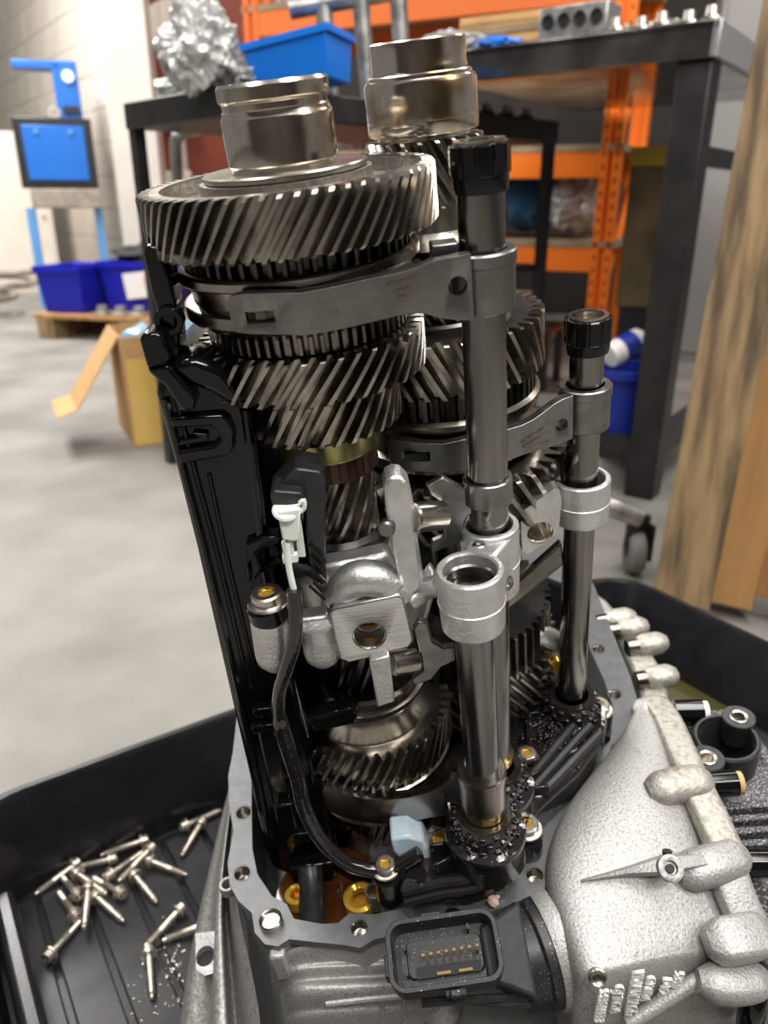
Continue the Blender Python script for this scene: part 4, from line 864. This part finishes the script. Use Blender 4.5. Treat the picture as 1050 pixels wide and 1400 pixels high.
HS = [[at(a, b_, z=ZF) + V((.0055 * math.cos(-2 * math.pi * k / 16), .0055 * math.sin(-2 * math.pi * k / 16), 0)) for k in range(16)] for a, b_ in hl]
gp('sealing_flange', B().prism(FO, (0, 0, -.006), [FI] + HS), 'gasket_grey', label='dark grey machined sealing flange', bevel=.0008)
for k, (a, b_) in enumerate(hl):
    p = at(a, b_, z=ZF)
    if k == 2: gp('dowel_sleeve', B().lathe(p, [(.0075, -.004), (.0075, .004), (.0068, .0046), (.006, .0040), (.0058, .002), (0, .0015)], 32), 'ring_steel')
    else: gp('threaded_hole', B().lathe(p, [(.0064, .0002), (.0056, -.001)] + [(.0050 + .0005 * (i % 2), -.0015 - .0012 * i) for i in range(8)] + [(0, -.012)], 24), 'ring_steel')
def zfloor(p): return (TRAYZ + .001 - OG.z - MG[2][0] * p.x - MG[2][1] * p.y) / MG[2][2]
cx_, cy_ = .04, .05
def sc(p, k, z): return V((cx_ + (p.x - cx_) * k, cy_ + (p.y - cy_) * k, z))
rings = [[sc(p, .992, ZF - .0055) for p in FO], [sc(p, .985, ZF - .015) for p in FO], [sc(p, .985, ZF - .05) for p in FO], [sc(p, 1.03, ZF - .10) for p in FO], [sc(p, 1.10, ZF - .15) for p in FO], [V((*sc(p, 1.15, 0).xy, zfloor(sc(p, 1.15, 0)))) for p in FO]]
inner = [[sc(p, 1.0, ZF - .0055) for p in FI], [sc(p, 1.0, ZF - .06) for p in FI]]
hou = gp('housing', B().loft(rings, False, True), 'housing_aluminium', bevel=.002, label='silver cast aluminium housing')
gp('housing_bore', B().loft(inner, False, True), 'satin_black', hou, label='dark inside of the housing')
gp('amber_sump', B().lathe(at(450, 1222, z=-.460), [(0, .0), (.038, .0), (.038, -.008), (0, -.008)], 32), 'amber', hou, label='amber oil lying in the sump')
for a, b_, r in ((492, 1226, .0115), (405, 1222, .008)):
    p = at(a, b_, z=-.448); gp('amber_cup', B().lathe(p, [(r * .5, -.004), (r * .55, 0), (r * .8, .0015), (r, 0), (r, -.010), (0, -.012)], 28), 'oil_gold', hou)
gp('sump_collar', B().ring(at(512, 1222, z=-.440), .006, .0045, -.012, .004).cyl(at(540, 1235, z=-.44) + V((0, 0, -.02)), at(540, 1215, z=-.43), .011), 'dull_aluminium', hou)
gp('sump_casting', B().cyl(at(535, 1190, y=-.06) + V((0, 0, -.05)), at(535, 1160, y=-.04), .020, .016), 'dull_aluminium', hou)
# front wall: ledge, ribs, webs (points placed just proud of the wall)
def fw(px, py, y): return at(px, py, y=y)
YW = FO[14].y + .004
fr = []
for py, off in ((1292, -.002), (1300, .0), (1316, .0005), (1321, .004), (1328, .0055), (1338, .0050), (1342, .0085), (1350, .0135), (1366, .0165), (1380, .0160), (1384, .0185), (1400, .0205), (1440, .022)):
    fr.append([at(px, py + (4 if px < 400 else 0) + dy, y=FO[14].y + .001 - off * k) for px, k, dy in ((383, -.3, 10), (388, .5, 8), (400, .9, 3), (430, 1, 0), (470, 1.05, -2), (520, 1.05, -4), (560, 1.0, -6), (600, .95, -8))])
fwl = gp('wall_casting', patch(fr), 'housing_aluminium', hou, smooth=180)
sbw = fwl.modifiers.new('smooth', 'SUBSURF'); sbw.levels = 2; sbw.render_levels = 2
gp('wall_block', B().box(fw(384, 1308, YW), (.010, .016, .026)), 'housing_aluminium', hou, bevel=.002)
for px in (522, 552): gp('wall_rib', B().tube([fw(px, 1362, YW - .018), fw(px + 1, 1398, YW - .0235), fw(px + 2, 1430, YW - .026)], .0022, 10), 'housing_aluminium', hou)
gp('wall_rib', B().tube([fw(446, 1372, YW - .0195), fw(500, 1366, YW - .0200), fw(580, 1359, YW - .0195)], .0024, 10), 'housing_aluminium', hou)
gp('wall_boss', B().lathe(fw(432, 1412, YW - .018), [(.016, -.02), (.018, 0), (.015, .004), (.010, .004), (.009, -.003), (0, -.003)], 36, (0, -.7, .7)), 'housing_aluminium', hou)
gp('wall_boss', B().ball(fw(600, 1375, YW - .012), .016, 3, (1, 1, .9)), 'dull_aluminium', hou)
# left wall: ribs, lug with a hole
def left(px, py, z): return at(px, py, z=z)
lw_ = []
for py, xo, xi in ((1060, 318, 324), (1120, 302, 322), (1200, 284, 318), (1260, 270, 328), (1330, 257, 345), (1420, 246, 362)):
    lw_.append([left(xo + (xi - xo) * k, py, ZF - dz) for k, dz in ((-.02, .13), (0, .088), (.05, .080), (.36, .078), (.39, .058), (.42, .054), (.56, .052), (.59, .056), (.62, .082), (.74, .080), (.80, .060), (.84, .036), (1.0, .022))])
lwp = gp('bell_flange', patch(lw_), 'dull_aluminium', hou, smooth=180)
sl = lwp.modifiers.new('smooth', 'SUBSURF'); sl.levels = 2; sl.render_levels = 2
lp = [(267, 1276, -.482), (293, 1273, -.482), (294, 1330, -.487), (280, 1334, -.487), (268, 1326, -.487)]
lg = gp('lug', B().prism([left(*k) for k in lp], (.0, .006, -.014)), 'housing_aluminium', hou, bevel=.0015)
p = left(281, 1308, -.486); gp('lug_hole_shade', B().cyl(p + V((0, 0, -.008)), p + V((0, 0, -.004)), .0068, seg=20), 'cloth_and_hole_black', lg); cut(lg, gb(B().cyl(p + V((0, 0, -.03)), p + V((0, 0, .03)), .0066, seg=24)))  # black disc painted in as the shade inside the hole
gp('screw_hole', B().ring(left(312, 1213, -.448), .006, .0035, -.004, .004), 'dull_aluminium', hou)
# --- differential bulge on the right
def row(*p): return [at(a, b_, z=z + DZ) for a, b_, z in p]
rows = [row((866, 980, -.452), (824, 1036, -.452), (777, 1086, -.452), (749, 1137, -.452), (739, 1188, -.453), (744, 1230, -.458), (768, 1300, -.482), (782, 1350, -.497), (800, 1420, -.52)),
        row((868, 972, -.440), (836, 1028, -.437), (790, 1082, -.436), (760, 1134, -.437), (750, 1186, -.440), (756, 1228, -.446), (778, 1296, -.470), (796, 1338, -.486), (812, 1400, -.52)),
        row((880, 966, -.437), (860, 1026, -.431), (828, 1084, -.430), (800, 1140, -.432), (790, 1192, -.436), (795, 1236, -.443), (810, 1292, -.462), (826, 1332, -.478), (838, 1400, -.515)),
        row((892, 965, -.438), (895, 1028, -.431), (880, 1090, -.430), (862, 1150, -.434), (856, 1200, -.440), (862, 1246, -.448), (872, 1288, -.462), (882, 1318, -.474), (888, 1400, -.520)),
        row((902, 966, -.442), (918, 1030, -.436), (922, 1094, -.436), (924, 1158, -.441), (925, 1205, -.447), (930, 1250, -.456), (936, 1282, -.466), (942, 1306, -.475), (946, 1400, -.525)),
        row((908, 970, -.450), (934, 1035, -.446), (955, 1098, -.447), (976, 1160, -.453), (986, 1205, -.459), (994, 1250, -.467), (1004, 1280, -.474), (1010, 1302, -.480), (1006, 1400, -.53)),
        row((912, 972, -.464), (944, 1038, -.462), (968, 1102, -.463), (990, 1164, -.468), (1002, 1208, -.474), (1014, 1254, -.482), (1026, 1284, -.488), (1034, 1306, -.493), (1018, 1405, -.54))]
for r_ in rows:
    zz_ = r_[5].z
    for i_, dz_ in ((6, .004), (7, .010)):
        c0 = GC; d_ = r_[i_] - c0; r_[i_] = c0 + d_ * ((zz_ - dz_ - c0.z) / d_.z)
for r_ in rows: p_ = r_[0]; r_.insert(0, V((p_.x + .002, p_.y + .010, p_.z - .020))); r_.insert(1, V((p_.x + .0005, p_.y + .006, p_.z - .002)))
for r_ in rows: p_ = r_[9]; a_ = V((p_.x, p_.y - .005, p_.z - .09)); r_[10] = a_
FY0 = rows[2][9], rows[4][9]
def fy(x): a_, b_ = FY0; return a_.y + (b_.y - a_.y) * (x - a_.x) / (b_.x - a_.x) - .004
bul = gp('differential_bulge', patch(rows, (0, 0, -.09), ((9, .95), (1, .4))), 'housing_aluminium', hou, smooth=180, label='bulged silver cast side of the housing')
sb = bul.modifiers.new('smooth', 'SUBSURF'); sb.levels = 3; sb.render_levels = 3
def bz_(a, b_, z): return at(a, b_, z=z + DZ)
NB = V((.12, -.25, .96))
def bp(name, pts, w_, h_, m='housing_aluminium', rnd=.5): gp(name, bar([bz_(*p) for p in pts], w_, h_, NB, None, 6, rnd), m, bul, smooth=50)
bp('split_rib', ((896, 962, -.442), (912, 985, -.439), (930, 1025, -.437), (950, 1072, -.437)), .021, .012, 'stained_aluminium')
bp('split_rib', ((950, 1075, -.438), (972, 1120, -.442), (992, 1165, -.446)), .023, .013, 'stained_aluminium')
bp('split_rib', ((990, 1176, -.449), (1004, 1220, -.458), (1026, 1270, -.470)), .024, .013)
bp('bolt_boss', ((880, 974, -.444), (900, 968, -.444)), .022, .016, rnd=.8)
bp('bolt_boss', ((904, 1079, -.434), (925, 1074, -.434), (952, 1070, -.436)), .024, .020, 'stained_aluminium', .8)
bp('bolt_boss', ((948, 1190, -.446), (975, 1182, -.446), (1000, 1174, -.449)), .025, .021, rnd=.8)
gp('gusset', B().loft([[bz_(a, b_, z), bz_(a + 2, b_ + w_, z), bz_(a + 2, b_ + w_ + 6, z - .012), bz_(a, b_ - 4, z - .012)] for a, b_, z, w_ in ((794, 1203, -.437, 2), (860, 1186, -.430, 8), (905, 1172, -.427, 20), (930, 1170, -.430, 18), (990, 1166, -.440, 12))]), 'housing_aluminium', bul, bevel=.002)
gp('gusset_hole', B().lathe(bz_(917, 1187, -.4265), [(.0078, -.004), (.0078, .0012), (.0062, .0016), (.0042, .0012), (.0038, -.001), (0, -.001)], 24, (.1, -.5, .85)), 'dull_aluminium', bul)
gp('rubber_plug', B().cyl(bz_(916, 1188, -.426), bz_(916, 1187, -.4245), .0026, seg=14).cyl(bz_(912, 1168, -.428), bz_(912, 1163, -.426), .003, seg=12), 'satin_black', bul)
bp('corner_block', ((988, 1287, -.459), (1008, 1284, -.460), (1032, 1280, -.464)), .025, .020, rnd=.42)
bp('corner_block', ((978, 1344, -.480), (1000, 1346, -.482), (1026, 1343, -.486)), .022, .022, rnd=.65)
gp('facet_bolt_hole', B().lathe(at(817, 1337, y=fy(rows[2][9].x) - .0015), [(.0052, -.002), (.0052, .001), (.0042, .0016), (.0030, .0008), (0, .0004)], 22, (0, -.7, .7)), 'ring_steel', bul)
gp('brace_rib', B().tube([at(858, 1400, y=fy(rows[2][9].x) - .001), at(905, 1370, y=fy(rows[3][9].x) - .001), at(958, 1336, y=fy(rows[4][9].x) - .001)], .0045, 14), 'housing_aluminium', bul)
# raised cast lettering on the sloping facet
def cast_text(txt, a, b_, sz):
    p = at(*a, y=fy(rows[3][9].x)); p = at(*a, y=fy(p.x)); p2 = at(*b_, y=fy(p.x)); xd = p2 - p; nrm = V((-.12, -.96, .12)); yd = nrm.cross(xd)
    text_mesh('cast_lettering', txt, sz, p + nrm * .0012, xd, yd, 'pale_letter', bul, .0010, -BASE, sx=max(.4, min(1.2, xd.length / (len(txt) * sz * .62))))
cast_text('5390', (922, 1326), (914, 1352), .0085)
cast_text('DVX', (906, 1334), (897, 1362), .0080)
cast_text('GY 0DA', (884, 1332), (874, 1366), .0080)
cast_text('VOLKSWAGEN', (864, 1324), (853, 1384), .0100)
cast_text('GJ TGA', (840, 1344), (832, 1386), .0085)
cast_text('S.9301103.3', (818, 1350), (808, 1410), .0090)
# --- black control module at the right edge
md_ = gp('control_module', B().prism([bz_(*k) for k in ((930, 975, -.462), (1010, 968, -.452), (1075, 1060, -.460), (1075, 1260, -.515), (1046, 1280, -.515), (1022, 1250, -.502), (990, 1150, -.480), (955, 1065, -.465))], (0, 0, -.06)), 'very_dusty_black', bevel=.003, label='black finned control module dusted with grit')
p = bz_(993, 1009, -.448)
gp('port_tube', B().lathe(p, [(.0235, -.03), (.0235, .0), (.0222, .0012), (.0205, .0012), (.0200, 0), (.0200, -.05), (0, -.05)], 48), 'satin_black', md_)
gp('port_shade', B().lathe(p, [(.0199, -.002), (.0199, -.045), (0, -.045)], 48), 'cloth_and_hole_black', md_)  # black lining painted in as the shade down the port
cut(md_, gb(B().cyl(p + V((0, 0, -.043)), p + V((0, 0, .02)), .021, seg=40)))
for a, b_ in ((1010, 981), (967, 1037)):
    p = bz_(a, b_, -.446); gp('screw_eye', B().ring(p, .0120, .0066, -.02, .001), 'satin_black', md_)
    gp('insert', B().lathe(p, [(.0068, -.001), (.0068, .0016), (.0058, .0020), (.0046, .0012), (.0044, -.008), (0, -.008)], 26), 'bolt_steel', md_)
for (a0, a1, z) in (((922, 973), (960, 972), -.450), ((962, 1073), (1006, 1070), -.452), ((1004, 1180), (1052, 1180), -.474)):
    p, p2 = bz_(*a0, z), bz_(*a1, z); gp('module_stud', B().cyl(p, p2, .0092, seg=24), 'gloss_black', md_)
    gp('stud_end', B().cyl(p2 - (p2 - p) * .18, p2 + (p2 - p).normalized() * .004, .0080, .0075, seg=20), 'white_part' if z == -.450 else 'cardboard', md_)
for k in range(5):
    y0 = 1098 + 17 * k; gp('cooling_fin', B().prism([bz_(978 + 6 * k, y0, -.464 - .003 * k), bz_(1075, y0 - 6, -.464 - .003 * k), bz_(1075, y0 + 3, -.464 - .003 * k), bz_(980 + 6 * k, y0 + 9, -.464 - .003 * k)], (0, 0, -.012)), 'very_dusty_black', md_, bevel=.001)
gp('module_cover', B().prism([bz_(*k) for k in ((1014, 1205, -.485), (1036, 1200, -.485), (1070, 1230, -.485), (1070, 1330, -.52), (1046, 1330, -.52), (1036, 1290, -.505))], (0, 0, -.03)), 'very_dusty_black', md_, bevel=.003)
gp('module_bracket', B().tube([bz_(1040, 1330, -.52), bz_(1030, 1370, -.535 + DZ), bz_(1022, 1415, -.55)], .008, 12), 'gloss_black', md_)
# --- plug socket in front with its elbow
YS = -.142
EX = (at(684, 1290, y=YS) - at(530, 1312, y=YS)).normalized(); EN = V((.03, -.27, .96)); EN = (EN - EX * EN.dot(EX)).normalized(); EY = EN.cross(EX)
PC = at(607, 1301, y=YS); SK = (at(684, 1290, y=YS) - at(530, 1312, y=YS)).length / .0755
def el(x, y, z): return PC + (EX * x + EY * y + EN * z) * SK
def rre(wd, hd, r, z): return [el(x, y, z_) for x, y, z_ in rrect(wd, hd, r, z, 5)]
skt = gp('plug_socket', B().loft([rre(.060, .030, .008, -.030), rre(.064, .034, .009, -.022), rre(.0735, .0425, .010, -.018), rre(.0755, .0445, .011, .004), rre(.0745, .0435, .011, .005), rre(.0690, .0380, .008, .005), rre(.0680, .0370, .0075, .004), rre(.0660, .0350, .007, -.012)], True, True), 'dusty_black', label='black plug socket dusted with pale grit')
for k in range(8): gp('contact_pin', B().box(el(-.014 + .0052 * k, -.0005 + .0002 * k, -.0065), (.0018, .0014, .013), Matrix((EX, EY, EN)).transposed()), 'brass', skt)
gp('pin_block', B().loft([rre(.052, .024, .004, -.0125), rre(.050, .022, .004, -.0095)]), 'dusty_black', skt)
for k in range(3): gp('pin_slot', B().box(el(-.013 + .0145 * k, -.0085, -.0092), (.012, .006, .001), Matrix((EX, EY, EN)).transposed()), 'cloth_and_hole_black', skt)
for k in range(2): gp('contact_blade', B().box(el(-.002 + .0145 * k, -.0105, -.0082), (.008, .0015, .002), Matrix((EX, EY, EN)).transposed()), 'brass', skt)
for x, y in ((-.026, .006), (.018, .0135), (-.026, -.009), (.022, .0)): gp('guide_pin', B().box(el(x, y, -.006), (.0012, .0030, .010), Matrix((EX, EY, EN)).transposed()), 'dusty_black', skt)
for c_, s_ in (((.004, -.0235, -.004), (.012, .004, .004)), ((.004, -.0250, .000), (.006, .004, .006)), ((-.006, .0235, -.002), (.012, .003, .006)), ((-.0385, -.004, -.006), (.003, .012, .012))): gp('latch_lug', B().box(el(*c_), s_, Matrix((EX, EY, EN)).transposed()), 'dusty_black', skt, bevel=.0008)
DX = (EX * .93 + V((0, .2, -.05))).normalized()
dc = at(733, 1299, y=-.114)
def er(c, ax, rx, n=28):
    a = V((0, .55, .83)); a = (a - ax * a.dot(ax)).normalized(); b_ = ax.cross(a); return [c + (a * math.cos(2 * math.pi * k / n) + b_ * math.sin(2 * math.pi * k / n)) * rx for k in range(n)]
gp('socket_elbow', B().loft([[el(.026, y, z) for y, z in ((-.016, -.030), (-.018, -.008), (.014, -.008), (.018, -.020), (.016, -.034))], [el(.042, y, z) for y, z in ((-.024, -.040), (-.024, -.014), (.020, -.008), (.026, -.022), (.024, -.044))], [el(.056, y, z) for y, z in ((-.030, -.048), (-.030, -.018), (.026, -.008), (.032, -.024), (.028, -.054))]]), 'matte_black', skt, bevel=.002)
gp('elbow_rib', B().tube([el(-.02, -.022, -.026), el(.02, -.024, -.028), el(.050, -.026, -.030)], .0024, 8).tube([el(-.01, -.020, -.030), el(.03, -.027, -.032), el(.052, -.030, -.034)], .002, 8), 'satin_black', skt)
gp('socket_collar', B().loft([er(dc - DX * .017, DX, .0280), er(dc - DX * .016, DX, .0312), er(dc - DX * .004, DX, .0322), er(dc - DX * .003, DX, .0345), er(dc + DX * .002, DX, .0345), er(dc + DX * .006, DX, .0345)]), 'dusty_black', skt, bevel=.0006)
gp('collar_seat', B().loft([er(dc + DX * .003, DX, .0356), er(dc + DX * .007, DX, .0372), er(dc + DX * .013, DX, .0378)]), 'housing_aluminium', hou, label='pale cast seat around the socket collar')
gp('rag_scrap', B().tube([at(668, 1222, z=ZF + .003), at(674, 1232, z=ZF + .006), at(680, 1236, z=ZF + .003)], [.0022, .0034, .0014], 8).tube([at(674, 1212, z=ZF + .008), at(680, 1228, z=ZF + .003)], .002, 8), 'rag_pink', label='scrap of pinkish debris on the flange')
# back right outside of the housing
gp('rear_casting', B().prism([at(a, b_, z=-.440) for a, b_ in ((800, 800), (818, 838), (850, 880), (872, 930), (880, 965), (915, 968), (912, 925), (885, 880), (860, 855), (830, 820))], (0, 0, -.06)), 'stained_aluminium', hou, bevel=.004)
for a, b_, z in ((826, 846, -.432), (842, 858, -.434), (868, 880, -.436), (880, 925, -.436)):
    p, p2 = at(a - 12, b_ + 6, z=z), at(a + 14, b_ + 2, z=z); gp('rear_boss', B().cyl(p, p2, .0078, ch=.001), 'oily_gear', hou)
    gp('rear_boss', bar([p2, p2 + (p2 - p).normalized() * .010], .020, .020, NB, None, 6, .8), 'stained_aluminium', hou)
